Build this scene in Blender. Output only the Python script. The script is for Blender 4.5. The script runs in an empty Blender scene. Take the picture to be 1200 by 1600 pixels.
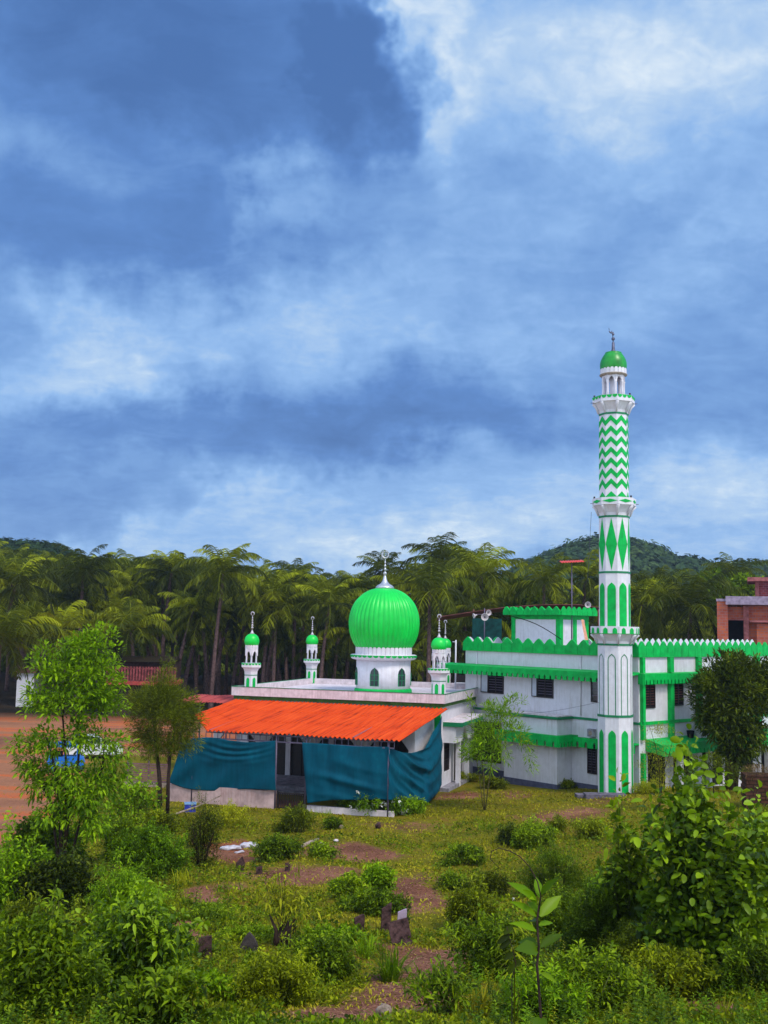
import bpy, math, random
import numpy as np
from mathutils import Vector, Matrix
PI = math.pi
R_ = math.radians
sc = bpy.context.scene
C = sc.collection

# ---------------------------------------------------------------- camera
FPX, CX, CY = 1667.0, 600.0, 800.0           # focal length in photo pixels, centre
PITCH, ROLL, HC = 0.1067, 0.0172, 9.0
_F = Vector((0, math.cos(PITCH), math.sin(PITCH)))
_R0 = Vector((1, 0, 0)); _U0 = _R0.cross(_F)
_R = math.cos(ROLL)*_R0 + math.sin(ROLL)*_U0
_U = _R.cross(_F)
CAM = Vector((0, 0, HC))
cd = bpy.data.cameras.new('camera'); cam = bpy.data.objects.new('camera', cd); C.objects.link(cam)
cam.matrix_world = Matrix.Translation(CAM) @ Matrix((_R, _U, -_F)).transposed().to_4x4()
cd.sensor_width = 36; cd.sensor_fit = 'AUTO'; cd.lens = FPX/1600*36
cd.clip_start = 0.1; cd.clip_end = 6000
sc.camera = cam
sc.render.resolution_x = 768; sc.render.resolution_y = 1024

def ray(px, py):
    return (_R*((px-CX)/FPX) + _U*(-(py-CY)/FPX) + _F)
def U(px, py, Y):
    """world point at depth Y (metres north of the camera) seen at a photo pixel"""
    d = ray(px, py); return CAM + d*(Y/d.y)
def azel(px, py):
    d = ray(px, py); return math.degrees(math.atan2(d.x, d.y)), math.degrees(math.atan2(d.z, math.hypot(d.x, d.y)))

# ---------------------------------------------------------------- sky, sun, exposure
SUN_EL, SUN_AZ = 52.0, 140.0                 # azimuth clockwise from +Y (north): behind the camera, to the right
class NT:
    def __init__(s, nt): s.nt = nt
    def n(s, t, **k):
        o = s.nt.nodes.new(t)
        for a, b in k.items(): setattr(o, a, b)
        return o
    def put(s, sock, v):
        if isinstance(v, bpy.types.NodeSocket): s.nt.links.new(v, sock)
        elif v is not None: sock.default_value = v
    def m(s, op, a, b=None, c=None, clamp=False):
        o = s.n('ShaderNodeMath', operation=op, use_clamp=clamp)
        for i, v in enumerate((a, b, c)):
            if v is not None: s.put(o.inputs[i], v)
        return o.outputs[0]
    def vm(s, op, a, b=None, out=0):
        o = s.n('ShaderNodeVectorMath', operation=op)
        s.put(o.inputs[0], a)
        if b is not None: s.put(o.inputs[1], b)
        return o.outputs[out]
    def noise(s, vec, scale, detail=4, rough=.55, dist=0, lac=2.0):
        o = s.n('ShaderNodeTexNoise'); s.put(o.inputs['Vector'], vec)
        o.inputs['Scale'].default_value = scale; o.inputs['Detail'].default_value = detail
        o.inputs['Roughness'].default_value = rough; o.inputs['Distortion'].default_value = dist
        o.inputs['Lacunarity'].default_value = lac
        return o
    def ramp(s, fac, stops, interp='LINEAR'):
        o = s.n('ShaderNodeValToRGB'); s.put(o.inputs[0], fac); r = o.color_ramp; r.interpolation = interp
        while len(r.elements) < len(stops): r.elements.new(.5)
        for e, (p, c) in zip(r.elements, stops):
            e.position = p; e.color = (*c, 1) if len(c) == 3 else c
        return o.outputs[0]
    def mix(s, f, a, b, mode='MIX'):
        o = s.n('ShaderNodeMix', data_type='RGBA', blend_type=mode)
        s.put(o.inputs[0], f)
        for i, v in ((6, a), (7, b)):
            s.put(o.inputs[i], (*v, 1) if isinstance(v, tuple) and len(v) == 3 else v)
        return o.outputs[2]
    def xyz(s, x, y, z=0.0):
        o = s.n('ShaderNodeCombineXYZ')
        for i, v in enumerate((x, y, z)): s.put(o.inputs[i], v)
        return o.outputs[0]
    def sep(s, v):
        o = s.n('ShaderNodeSeparateXYZ'); s.put(o.inputs[0], v); return o.outputs

def build_world():
    w = bpy.data.worlds.new('World'); sc.world = w; w.use_nodes = True
    w.node_tree.nodes.clear(); t = NT(w.node_tree)
    out = t.n('ShaderNodeOutputWorld')
    d = t.n('ShaderNodeTexCoord').outputs['Generated']
    x, y, z = t.sep(d)
    az = t.m('MULTIPLY', t.m('ARCTAN2', x, y), 180/PI)
    el = t.m('MULTIPLY', t.m('ARCSINE', z), 180/PI)
    elp = t.m('MAXIMUM', el, 0.0)
    # cloud-layer coordinates: things flatten toward the horizon
    k = t.m('DIVIDE', 1.0, t.m('ADD', t.m('MAXIMUM', z, 0.0), 0.30))
    cp = t.xyz(t.m('MULTIPLY', x, k), t.m('MULTIPLY', y, k), 3.1)
    n1 = t.noise(cp, 3.2, 7, .58, .3)
    n2 = t.noise(t.vm('MULTIPLY', cp, (1., 1.5, 1.)), 7.0, 8, .64, .8)
    warp = t.noise(d, 5.5, 5, .6)
    warp2 = t.noise(d, 22.0, 4, .6)
    P = t.xyz(az, el, 0.0)
    W = t.vm('MULTIPLY', t.vm('SUBTRACT', warp.outputs['Color'], (.5, .5, .5)), (13., 9., 0.))
    W2 = t.vm('MULTIPLY', t.vm('SUBTRACT', warp2.outputs['Color'], (.5, .5, .5)), (5.2, 3.4, 0.))
    P = t.vm('ADD', t.vm('ADD', P, W), W2)
    # (px, py, half-width px, half-height px, amount, sharpness, tilt degrees): where the layer is thick (dark) or thin (bright)
    blobs = [
     (300, 90, 385, 165, -.36, 2.6, 0), (560, 150, 120, 110, -.22, 3, 0), (60, 30, 240, 180, -.10, 1.2, 0),
     (120, 250, 130, 60, .06, 1, 0), (250, 215, 260, 26, .13, 1, -14),
     (170, 370, 330, 85, -.31, 1.5, 6), (30, 440, 200, 60, -.08, 1, 0),
     (430, 290, 90, 30, .17, 1, -20), (410, 335, 16, 40, .08, 1, 0),
     (120, 520, 130, 40, .17, 1, -25), (90, 610, 190, 50, .18, 1, 20), (400, 540, 330, 70, .12, 1, 12), (520, 470, 260, 50, .12, 1, 15),
     (250, 690, 430, 50, -.27, 1.6, 3), (620, 645, 330, 50, -.20, 1.4, 0), (100, 790, 330, 40, -.16, 1.2, 4), (800, 660, 220, 60, -.10, 1, 0),
     (360, 795, 130, 30, .24, 1.2, 12), (560, 770, 300, 55, .12, 1.2, 8), (700, 690, 60, 28, .14, 1.4, 0), (620, 850, 260, 40, .26, 1.2, 4),
     (130, 845, 120, 16, .18, 1, 0), (780, 830, 220, 40, .14, 1, 0),
     (1130, 770, 180, 75, .26, 1.2, -6), (1050, 730, 160, 40, .12, 1, 10),
     (680, 70, 75, 150, .30, 1.6, 0), (640, 30, 40, 60, .18, 1.5, 0), (1040, 30, 300, 130, .22, .8, 0), (880, 70, 240, 120, .10, 1, 0), (950, 872, 420, 26, .12, 1, 0), (1060, 20, 60, 30, .03, 1, 0),
     (930, 150, 330, 110, .16, 1, 10), (1090, 150, 160, 120, .05, 1, 0),
     (880, 240, 170, 55, -.14, 1.5, 0), (1080, 400, 240, 90, -.10, 1, 0), (560, 300, 120, 50, -.08, 1, 0), (700, 380, 240, 60, -.05, 1, 0),
     (820, 330, 260, 45, .10, 1, 18), (900, 480, 190, 50, .16, 1.1, 14), (1150, 370, 110, 35, .16, 1, 15),
     (620, 545, 60, 24, .10, 1, 0), (1150, 560, 160, 70, -.06, 1, 0), (1020, 640, 160, 40, -.06, 1, 0),
    ]
    f = None
    for bx, by, rx, ry, amt, sh, tilt in blobs:
        a0, e0 = azel(bx, by); ra = rx/FPX*57.3; re = ry/FPX*57.3
        v = t.vm('SUBTRACT', P, (a0, e0, 0.))
        if tilt:
            r = t.n('ShaderNodeVectorRotate', rotation_type='Z_AXIS'); t.put(r.inputs['Vector'], v)
            r.inputs['Angle'].default_value = -R_(tilt); v = r.outputs[0]
        q = t.vm('MULTIPLY', v, (1/ra, 1/re, 0.))
        l = t.vm('LENGTH', q, out=1)
        g = t.m('POWER', l, 2*sh)
        g = t.m('EXPONENT', t.m('MULTIPLY', g, -.9))
        f = t.m('MULTIPLY', g, amt) if f is None else t.m('MULTIPLY_ADD', g, amt, f)
    base = t.m('ADD', f, .45)
    base = t.m('MULTIPLY_ADD', t.m('SUBTRACT', n1.outputs[0], .5), .38, base)
    base = t.m('MULTIPLY_ADD', t.m('SUBTRACT', n2.outputs[0], .5), .34, base)
    n3 = t.noise(cp, 26.0, 5, .6, .5)
    base = t.m('MULTIPLY_ADD', t.m('SUBTRACT', n3.outputs[0], .5), t.m('MULTIPLY', t.m('MAXIMUM', base, 0.), .42), base)
    # the rest of the sky, behind and above the camera, is a thinner and brighter overcast
    back = t.n('ShaderNodeMapRange', interpolation_type='SMOOTHSTEP'); t.put(back.inputs[0], y)
    back.inputs[1].default_value = .55; back.inputs[2].default_value = -.25; back.inputs[3].default_value = 0; back.inputs[4].default_value = 1
    base = t.m('MULTIPLY_ADD', back.outputs[0], .42, base)
    hz = t.m('EXPONENT', t.m('MULTIPLY', elp, -.28))
    base = t.m('MULTIPLY_ADD', hz, .12, base)
    col = t.ramp(base, [(0.0, (.066, .165, .43)), (.22, (.105, .245, .59)), (.42, (.190, .370, .73)), (.60, (.29, .50, .86)),
                        (.78, (.47, .65, .90)), (1.0, (.82, .92, 1.0))])
    bright = t.m('MULTIPLY_ADD', back.outputs[0], .62, 1.0)
    bg = t.n('ShaderNodeBackground'); t.put(bg.inputs[0], col); t.put(bg.inputs[1], bright)
    sky = t.n('ShaderNodeTexSky', sky_type='NISHITA'); sky.sun_disc = False
    sky.sun_elevation = R_(SUN_EL); sky.sun_rotation = R_(SUN_AZ)
    bs = t.n('ShaderNodeBackground'); t.put(bs.inputs[0], sky.outputs[0]); bs.inputs[1].default_value = .08
    mx = t.n('ShaderNodeMixShader'); mx.inputs[0].default_value = .88
    t.nt.links.new(bs.outputs[0], mx.inputs[1]); t.nt.links.new(bg.outputs[0], mx.inputs[2])
    t.nt.links.new(mx.outputs[0], out.inputs[0])
build_world()
sl = bpy.data.lights.new('sun', 'SUN'); sl.energy = 2.4; sl.angle = R_(14); sl.color = (1.0, .93, .80)
so = bpy.data.objects.new('sun', sl); C.objects.link(so)
_a = R_(SUN_AZ); _e = R_(SUN_EL)
_sd = Vector((math.sin(_a)*math.cos(_e), math.cos(_a)*math.cos(_e), math.sin(_e)))
so.rotation_euler = _sd.to_track_quat('Z', 'Y').to_euler(); so.location = (0, 0, 60)
vs = sc.view_settings; vs.view_transform = 'Standard'; vs.look = 'None'; vs.exposure = 0.08; vs.gamma = 1

# ---------------------------------------------------------------- materials
def mat(name, col, rough=.7, spec=.3, var=.12, scale=6, bump=0, bscale=40, stain=None, metal=0, col2=None, coord='Object'):
    m = bpy.data.materials.new(name); m.use_nodes = True; t = NT(m.node_tree)
    b = m.node_tree.nodes['Principled BSDF']
    b.inputs['Roughness'].default_value = rough; b.inputs['Specular IOR Level'].default_value = spec; b.inputs['Metallic'].default_value = metal
    if coord == 'pos': v = t.n('ShaderNodeNewGeometry').outputs['Position']
    else: v = t.n('ShaderNodeTexCoord').outputs['Object']
    n = t.noise(v, scale, 6, .6)
    c2 = col2 or tuple(max(0, c*(1-2.2*var)) for c in col)
    c1 = tuple(min(1, c*(1+var)) for c in col)
    c = t.ramp(n.outputs[0], [(.3, c2), (.7, c1)])
    if stain:
        # rain streaks: noise stretched along z
        s = t.vm('MULTIPLY', v, (5., 5., .35)); ns = t.noise(s, 1.6, 6, .65)
        fac = t.ramp(ns.outputs[0], [(.45, (0, 0, 0)), (.70, (1, 1, 1))])
        n3 = t.noise(v, .9, 4); fac = t.m('MULTIPLY', fac, t.ramp(n3.outputs[0], [(.35, (0, 0, 0)), (.7, (.8, .8, .8))]))
        c = t.mix(fac, c, stain)
    t.put(b.inputs['Base Color'], c)
    if bump:
        bn = t.noise(v, bscale, 5); bp = t.n('ShaderNodeBump'); bp.inputs['Strength'].default_value = bump; bp.inputs['Distance'].default_value = .02
        t.put(bp.inputs['Height'], bn.outputs[0]); t.put(b.inputs['Normal'], bp.outputs[0])
    return m

def leafmat(name, c1, c2, c3, trans=.3, rough=.55, spec=.12, tipscale=.6):
    """leaf colour varies leaf by leaf (attribute 'tone', a real difference of pigment) and a little along the plant"""
    m = bpy.data.materials.new(name); m.use_nodes = True; t = NT(m.node_tree)
    b = m.node_tree.nodes['Principled BSDF']; out = [n for n in m.node_tree.nodes if n.type == 'OUTPUT_MATERIAL'][0]
    a = t.n('ShaderNodeAttribute', attribute_name='tone')
    oi = t.n('ShaderNodeObjectInfo')
    g = t.n('ShaderNodeNewGeometry').outputs['Position']
    n = t.noise(g, tipscale, 3)
    f = t.m('ADD', t.m('MULTIPLY', a.outputs['Fac'], .75), t.m('MULTIPLY_ADD', n.outputs[0], .5, -.14))
    f = t.m('ADD', f, t.m('MULTIPLY_ADD', oi.outputs['Random'], .34, -.17))
    c = t.ramp(f, [(.1, c1), (.5, c2), (.92, c3)])
    t.put(b.inputs['Base Color'], c); b.inputs['Roughness'].default_value = rough; b.inputs['Specular IOR Level'].default_value = spec
    tr = t.n('ShaderNodeBsdfTranslucent'); t.put(tr.inputs[0], t.mix(.35, c, tuple(min(1, v*1.7) for v in c3)))
    mx = t.n('ShaderNodeMixShader'); mx.inputs[0].default_value = trans
    t.nt.links.new(b.outputs[0], mx.inputs[1]); t.nt.links.new(tr.outputs[0], mx.inputs[2]); t.nt.links.new(mx.outputs[0], out.inputs[0])
    return m

WHITE = mat('white_paint', (.66, .63, .70), .75, .25, .05, 2.5, .15, 60, stain=(.42, .37, .36))
WHITE2 = mat('white_paint_clean', (.70, .67, .73), .7, .3, .05, 4, .1, 60, stain=(.50, .45, .47))
PINKW = mat('weathered_white', (.70, .60, .64), .85, .15, .12, 3, .3, 30, stain=(.30, .22, .22))
GREEN = mat('green_paint', (.0005, .45, .075), .5, .15, .14, 3, .12, 50, stain=(.008, .20, .035))
DGREEN = mat('green_dome_enamel', (.0008, .60, .060), .36, .4, .10, 1.1, .05, 20, stain=(.008, .42, .06))
LINEG = mat('dark_green_line', (.006, .20, .075), .5, .35, .12, 6)
PLINTH = mat('plinth_grey', (.10, .10, .17), .85, .2, .2, 3, .4, 20)
DARKWOOD = mat('dark_wood', (.022, .012, .014), .5, .4, .3, 10)
VOID = mat('dark_room', (.012, .009, .012), .9, .1, .2, 3)  # near-black for unlit openings painted as plates, and for black parts
GLASS = mat('window_glass', (.03, .045, .05), .12, .6, .2, 2)
SILVER = mat('silver_finial', (.55, .55, .60), .35, .5, .15, 8, metal=.6)
TARP = None
SHEET = mat('orange_sheet', (.80, .10, .012), .45, .35, .10, .7, .1, 30, stain=(.42, .05, .03))
PALEMETAL = mat('pale_metal', (.50, .46, .50), .45, .5, .15, 8, metal=.2)
RUST = mat('rusty_sheet', (.16, .055, .05), .8, .2, .3, 2, .2, 20)
REDSHEET = mat('red_sheet', (.42, .06, .05), .6, .3, .25, 1.5, stain=(.22, .05, .06))
STEEL = mat('painted_steel', (.13, .10, .17), .55, .4, .15, 6)
CONC = mat('concrete', (.30, .28, .33), .9, .15, .25, 4, .4, 20)
BARK = mat('bark', (.075, .05, .03), .9, .1, .35, 9, .6, 30)
PBARK = mat('palm_bark', (.13, .08, .078), .9, .1, .3, 5, .6, 12)
STONE = mat('laterite_slab', (.085, .045, .045), .9, .15, .45, 9, .6, 25)
LIGHTSTONE = mat('pale_stone', (.36, .27, .22), .9, .15, .3, 9, .5, 25)
STEM = mat('green_stem', (.09, .11, .02), .7, .2, .3, 12)
DSTEM = mat('dark_stem', (.045, .025, .02), .8, .2, .3, 12)

# ---------------------------------------------------------------- mesh helpers
class MB:
    def __init__(s): s.v = []; s.f = []; s.m = []; s.s = []
    def add(s, vs, fs, mi=0, smooth=False):
        o = len(s.v); s.v.extend([tuple(v) for v in vs])
        for f in fs: s.f.append(tuple(o+i for i in f)); s.m.append(mi); s.s.append(smooth)
    def box(s, x0, x1, y0, y1, z0, z1, mi=0, rz=0, c=None):
        vs = [(x, y, z) for z in (z0, z1) for x, y in ((x0, y0), (x1, y0), (x1, y1), (x0, y1))]
        if rz:
            cx, cy = c or ((x0+x1)/2, (y0+y1)/2); ca, sa = math.cos(rz), math.sin(rz)
            vs = [(cx+(x-cx)*ca-(y-cy)*sa, cy+(x-cx)*sa+(y-cy)*ca, z) for x, y, z in vs]
        s.add(vs, [(0, 3, 2, 1), (4, 5, 6, 7), (0, 1, 5, 4), (1, 2, 6, 5), (2, 3, 7, 6), (3, 0, 4, 7)], mi)
    def prism(s, poly, o, ax, ay, n, thick, mi=0):
        """polygon in the plane (o, ax, ay), extruded by thick along n"""
        o, ax, ay, n = Vector(o), Vector(ax), Vector(ay), Vector(n)
        a = [o+ax*p[0]+ay*p[1] for p in poly]; b = [v+n*thick for v in a]; k = len(poly)
        s.add(a+b, [tuple(range(k)), tuple(range(2*k-1, k-1, -1))]+[(i, (i+1) % k, k+(i+1) % k, k+i) for i in range(k)], mi)
    def tube(s, pts, rad, n=8, mi=0, smooth=True, cap=True):
        pts = [Vector(p) for p in pts]
        if not hasattr(rad, '__len__'): rad = [rad]*len(pts)
        vs = []; up = Vector((0, 0, 1))
        prev = None
        for i, p in enumerate(pts):
            d = (pts[min(i+1, len(pts)-1)]-pts[max(i-1, 0)])
            if d.length < 1e-9: d = Vector((0, 0, 1))
            d.normalize()
            if prev is None:
                a = d.cross(up if abs(d.z) < .95 else Vector((1, 0, 0))).normalized()
            else:
                a = (prev-d*prev.dot(d)); a = a.normalized() if a.length > 1e-6 else d.orthogonal().normalized()
            prev = a; b = d.cross(a)
            for j in range(n):
                t = 2*PI*j/n; vs.append(p+(a*math.cos(t)+b*math.sin(t))*rad[i])
        fs = [(i*n+j, i*n+(j+1) % n, (i+1)*n+(j+1) % n, (i+1)*n+j) for i in range(len(pts)-1) for j in range(n)]
        if cap: fs += [tuple(range(n-1, -1, -1)), tuple((len(pts)-1)*n+j for j in range(n))]
        s.add(vs, fs, mi, smooth)
    def lathe(s, prof, n=24, c=(0, 0), mi=0, smooth=True, phase=0, flute=0, nf=0):
        """prof: (radius, z[, mi])"""
        o = len(s.v); vs = []
        for p in prof:
            for j in range(n):
                t = phase+2*PI*j/n; r = p[0]
                if flute: r *= 1-flute*(1-abs(math.sin(t*nf/2)))**1.5
                vs.append((c[0]+r*math.cos(t), c[1]+r*math.sin(t), p[1]))
        s.v.extend(vs)
        for i in range(len(prof)-1):
            mm = prof[i+1][2] if len(prof[i+1]) > 2 else mi
            for j in range(n):
                s.f.append((o+i*n+j, o+i*n+(j+1) % n, o+(i+1)*n+(j+1) % n, o+(i+1)*n+j)); s.m.append(mm); s.s.append(smooth)
        s.f.append(tuple(o+n-1-j for j in range(n))); s.m.append(prof[0][2] if len(prof[0]) > 2 else mi); s.s.append(False)
        s.f.append(tuple(o+(len(prof)-1)*n+j for j in range(n))); s.m.append(prof[-1][2] if len(prof[-1]) > 2 else mi); s.s.append(False)
    def facet(s, phi, a, poly, thick=.012, mi=0, c=(0, 0), back=.02):
        """polygon (sideways, z) laid on the flat face whose outward normal has angle phi, a metres from the axis"""
        n = Vector((math.cos(phi), math.sin(phi), 0)); t = Vector((-math.sin(phi), math.cos(phi), 0))
        s.prism(poly, Vector((c[0], c[1], 0))+n*(a-back), t, (0, 0, 1), n, thick+back, mi)
    def build(s, name, mats, parent=None, loc=None, rz=None):
        me = bpy.data.meshes.new(name); me.from_pydata(s.v, [], s.f)
        if not isinstance(mats, (list, tuple)): mats = [mats]
        for m in mats: me.materials.append(m)
        if len(mats) > 1: me.polygons.foreach_set('material_index', s.m)
        me.polygons.foreach_set('use_smooth', s.s)
        me.validate(); me.update()
        o = bpy.data.objects.new(name, me); C.objects.link(o)
        if parent: o.parent = parent
        if loc is not None: o.location = loc
        if rz is not None: o.rotation_euler.z = rz
        return o

def tag(o, label, cat, group=None, kind=None):
    if label: o['label'] = label
    if cat: o['category'] = cat
    if group: o['group'] = group
    if kind: o['kind'] = kind
    return o
def thing(name, label, cat, loc=(0, 0, 0), rz=0, group=None):
    o = bpy.data.objects.new(name, None); C.objects.link(o); o.location = loc; o.rotation_euler.z = rz
    o.empty_display_size = .3
    return tag(o, label, cat, group)

def np_mesh(name, V, F, m, tone=None, smooth=False, parent=None, mats_idx=None):
    """V (n,3) float, F (k,4) or (k,3) int"""
    me = bpy.data.meshes.new(name); V = np.asarray(V, np.float32); F = np.asarray(F, np.int32)
    k = F.shape[1]
    me.vertices.add(len(V)); me.vertices.foreach_set('co', V.ravel())
    me.loops.add(F.size); me.loops.foreach_set('vertex_index', F.ravel())
    me.polygons.add(len(F)); me.polygons.foreach_set('loop_start', np.arange(0, F.size, k, dtype=np.int32))
    me.polygons.foreach_set('loop_total', np.full(len(F), k, np.int32))
    if smooth: me.polygons.foreach_set('use_smooth', np.ones(len(F), bool))
    for mm in (m if isinstance(m, (list, tuple)) else [m]): me.materials.append(mm)
    if tone is not None:
        a = me.attributes.new('tone', 'FLOAT', 'POINT'); a.data.foreach_set('value', np.asarray(tone, np.float32))
    me.update(calc_edges=True)
    o = bpy.data.objects.new(name, me); C.objects.link(o)
    if parent: o.parent = parent
    return o

# ---- leaves, vectorised: every leaf is a folded blade of `st` stations
ST = {'lance': ([0, .35, .75, 1], [.12, .5, .33, .02]), 'round': ([0, .22, .6, .88, 1], [.12, .42, .5, .30, .03]),
      'tiny': ([0, .5, 1], [.08, .5, .05]), 'blade': ([0, .5, 1], [.5, .38, .03]), 'ovate': ([0, .2, .5, .8, 1], [.1, .42, .5, .24, .02])}
def leaf_arrays(P, D, Nn, L, Wd, shape='lance', droop=.25, fold=.18):
    """P base points, D directions, Nn blade normals (n,3); L lengths, Wd widths (n,)"""
    st, hw = ST[shape]; k = len(st); n = len(P)
    D = D/np.linalg.norm(D, axis=1, keepdims=True)
    S = np.cross(D, Nn); S /= np.linalg.norm(S, axis=1, keepdims=True)+1e-9
    N2 = np.cross(S, D)
    V = np.zeros((n, k, 3, 3), np.float32)
    for i in range(k):
        t = st[i]; mid = P+D*(L*t)[:, None]; mid = mid.copy(); mid[:, 2] -= droop*L*t*t
        w = (Wd*hw[i])[:, None]
        V[:, i, 1] = mid
        V[:, i, 0] = mid-S*w+N2*w*fold*2; V[:, i, 2] = mid+S*w+N2*w*fold*2
    base = (np.arange(n)*k*3)[:, None, None]
    q = []
    for i in range(k-1):
        for j in range(2):
            q.append([i*3+j, i*3+j+1, (i+1)*3+j+1, (i+1)*3+j])
    F = (base+np.array(q)[None]).reshape(-1, 4)
    return V.reshape(-1, 3), F, k*3
def rnd_unit(rs, n):
    v = rs.normal(size=(n, 3)); return v/np.linalg.norm(v, axis=1, keepdims=True)

# ---------------------------------------------------------------- terrain
_py = [-60, -20, 0, 4, 8, 14, 19, 25, 32, 40, 48, 54, 60, 3000]
_pz = [14, 11.2, 7.4, 6.4, 5.3, 3.8, 2.75, 1.85, 1.05, .42, .08, 0, 0, 0]
def gz(x, y):
    x = np.asarray(x, float); y = np.asarray(y, float)
    z = sum(np.interp(y+o, _py, _pz) for o in (-1.5, 0, 1.5))/3
    near = np.clip((58-y)/20, 0, 1)
    z = z+.85*np.exp(-((x-17)/8)**2-((y-53.5)/8)**2)
    z = z-near*np.clip((-x-y*.22)/9, 0, 1.2)*.9*np.clip((40-y)/12, 0, 1)
    z = z+near*(.10*np.sin(x*.9+y*.35)*np.cos(y*.7-x*.2)+.05*np.sin(x*2.3+1)*np.sin(y*2.1)+.02*np.sin(x*6.1+y*2)*np.sin(y*5.3))
    return z
def G(px, py):
    """where the sight line through a photo pixel meets the ground"""
    d = ray(px, py); lo, t = None, 3.0
    while t < 400:
        p = CAM+d*t
        if p.z < float(gz(p.x, p.y)): break
        t += .1
    return Vector((p.x, p.y, float(gz(p.x, p.y))))
SOIL = [(645, 1395, 60, 34, .85), (675, 1500, 95, 26, 1.25), (470, 1370, 100, 22, .75), (330, 1400, 40, 25, .7), (540, 1335, 90, 18, .8), (580, 1585, 110, 30, .9),
        (880, 1275, 100, 14, .62), (640, 1290, 90, 10, .5), (360, 1330, 50, 18, 1), (1080, 1262, 60, 12, .6), (1130, 1585, 80, 30, 1), (800, 1240, 50, 8, .55),
        (620, 1545, 70, 24, .8), (500, 1500, 60, 16, .5), (720, 1245, 40, 8, .75), (310, 1445, 36, 20, .8), (450, 1255, 50, 8, .7), (960, 1250, 60, 8, .5), (240, 1490, 60, 20, .6)]
_soil = []
for a, b, c, d, e in SOIL:
    g0 = G(a, b); g1 = G(a+c, b); g2 = G(a, b-d); _soil.append((g0.x, g0.y, max(.3, g1.x-g0.x), max(.5, abs(g2.y-g0.y)), e))
def soil(x, y):
    x = np.asarray(x, float); y = np.asarray(y, float)
    s = np.zeros(np.broadcast(x, y).shape)
    wx = x+.35*np.sin(y*1.3+x*.6)+.2*np.sin(y*3.1); wy = y+.5*np.sin(x*1.1)+.3*np.sin(x*2.7+y)
    for a, b, c, d, e in _soil:
        s = np.maximum(s, e*np.exp(-(((wx-a)/c)**2+((wy-b)/d)**2)**1.5))
    yard = np.clip((-.245*y-1.0-wx)/2.0, 0, 1)*np.clip((wy-38)/4, 0, 1)
    yard = np.maximum(yard, np.clip((wy-72)/4, 0, 1)*np.clip((3-wx)/3, 0, 1))
    return np.clip(np.maximum(s, yard), 0, 1)

def build_ground():
    m = bpy.data.materials.new('earth_and_turf'); m.use_nodes = True; t = NT(m.node_tree); b = m.node_tree.nodes['Principled BSDF']
    pos = t.n('ShaderNodeNewGeometry').outputs['Position']
    a = t.n('ShaderNodeAttribute', attribute_name='tone').outputs['Fac']
    n1 = t.noise(pos, .55, 6, .6); n2 = t.noise(pos, 3.5, 6, .65); n3 = t.noise(pos, 14, 5, .7)
    grass = t.ramp(t.m('ADD', t.m('MULTIPLY', n1.outputs[0], .5), t.m('MULTIPLY', n2.outputs[0], .5)), [(.34, (.050, .060, .003)), (.47, (.150, .140, .005)), (.56, (.20, .15, .012)), (.66, (.21, .10, .03))])
    dirt = t.ramp(t.m('ADD', t.m('MULTIPLY', n3.outputs[0], .5), t.m('MULTIPLY', n1.outputs[0], .5)), [(.36, (.070, .026, .014)), (.5, (.22, .085, .050)), (.64, (.38, .17, .11))])
    yx, yy, yz = t.sep(pos)
    far = t.n('ShaderNodeMapRange'); t.put(far.inputs[0], yy); far.inputs[1].default_value = 36; far.inputs[2].default_value = 48
    yard = t.ramp(t.m('ADD', t.m('MULTIPLY', t.noise(t.vm('MULTIPLY', pos, (.5, 1.4, 1.)), .22, 5).outputs[0], .7), t.m('MULTIPLY', n2.outputs[0], .3)), [(.36, (.26, .11, .065)), (.5, (.38, .16, .085)), (.57, (.56, .13, .035)), (.63, (.32, .13, .10))])
    lf = t.n('ShaderNodeMapRange'); t.put(lf.inputs[0], t.m('DIVIDE', yx, t.m('MAXIMUM', yy, 1.))); lf.inputs[1].default_value = -.10; lf.inputs[2].default_value = -.16
    dirt = t.mix(t.m('MULTIPLY', far.outputs[0], lf.outputs[0]), dirt, yard)
    f = t.m('ADD', a, t.m('MULTIPLY_ADD', n2.outputs[0], .9, -.45), clamp=True)
    f = t.ramp(f, [(.32, (0, 0, 0)), (.6, (1, 1, 1))])
    c = t.mix(f, grass, dirt)
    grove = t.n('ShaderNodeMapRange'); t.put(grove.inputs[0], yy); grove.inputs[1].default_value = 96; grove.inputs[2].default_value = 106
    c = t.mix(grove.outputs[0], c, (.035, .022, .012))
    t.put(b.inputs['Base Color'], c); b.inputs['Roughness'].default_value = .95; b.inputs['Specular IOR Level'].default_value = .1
    bp = t.n('ShaderNodeBump'); bp.inputs['Strength'].default_value = .9; bp.inputs['Distance'].default_value = .06
    t.put(bp.inputs['Height'], t.m('ADD', n3.outputs[0], t.m('MULTIPLY', n2.outputs[0], 1.5))); t.put(b.inputs['Normal'], bp.outputs[0])
    ys = np.concatenate([np.arange(-40, 4, 2.), np.arange(4, 58, .22), np.arange(58, 110, 1.2), np.array([115, 130, 150, 180, 230, 300, 400, 600, 1000, 2500.])])
    nu = 280; us = np.linspace(-1, 1, nu)
    X = np.zeros((len(ys), nu)); Y = np.zeros_like(X)
    for i, yv in enumerate(ys):
        hw = max(28, abs(yv)*.62+6) if yv > 4 else 28
        if yv > 500: hw = yv*1.2
        X[i] = us*hw; Y[i] = yv
    Z = gz(X, Y)
    i, j = np.meshgrid(np.arange(len(ys)-1), np.arange(nu-1), indexing='ij'); q = (i*nu+j).ravel()
    F = np.stack([q, q+1, q+nu+1, q+nu], 1)
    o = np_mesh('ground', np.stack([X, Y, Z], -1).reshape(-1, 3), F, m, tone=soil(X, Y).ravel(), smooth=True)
    tag(o, None, None, kind='structure')
build_ground()

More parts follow.
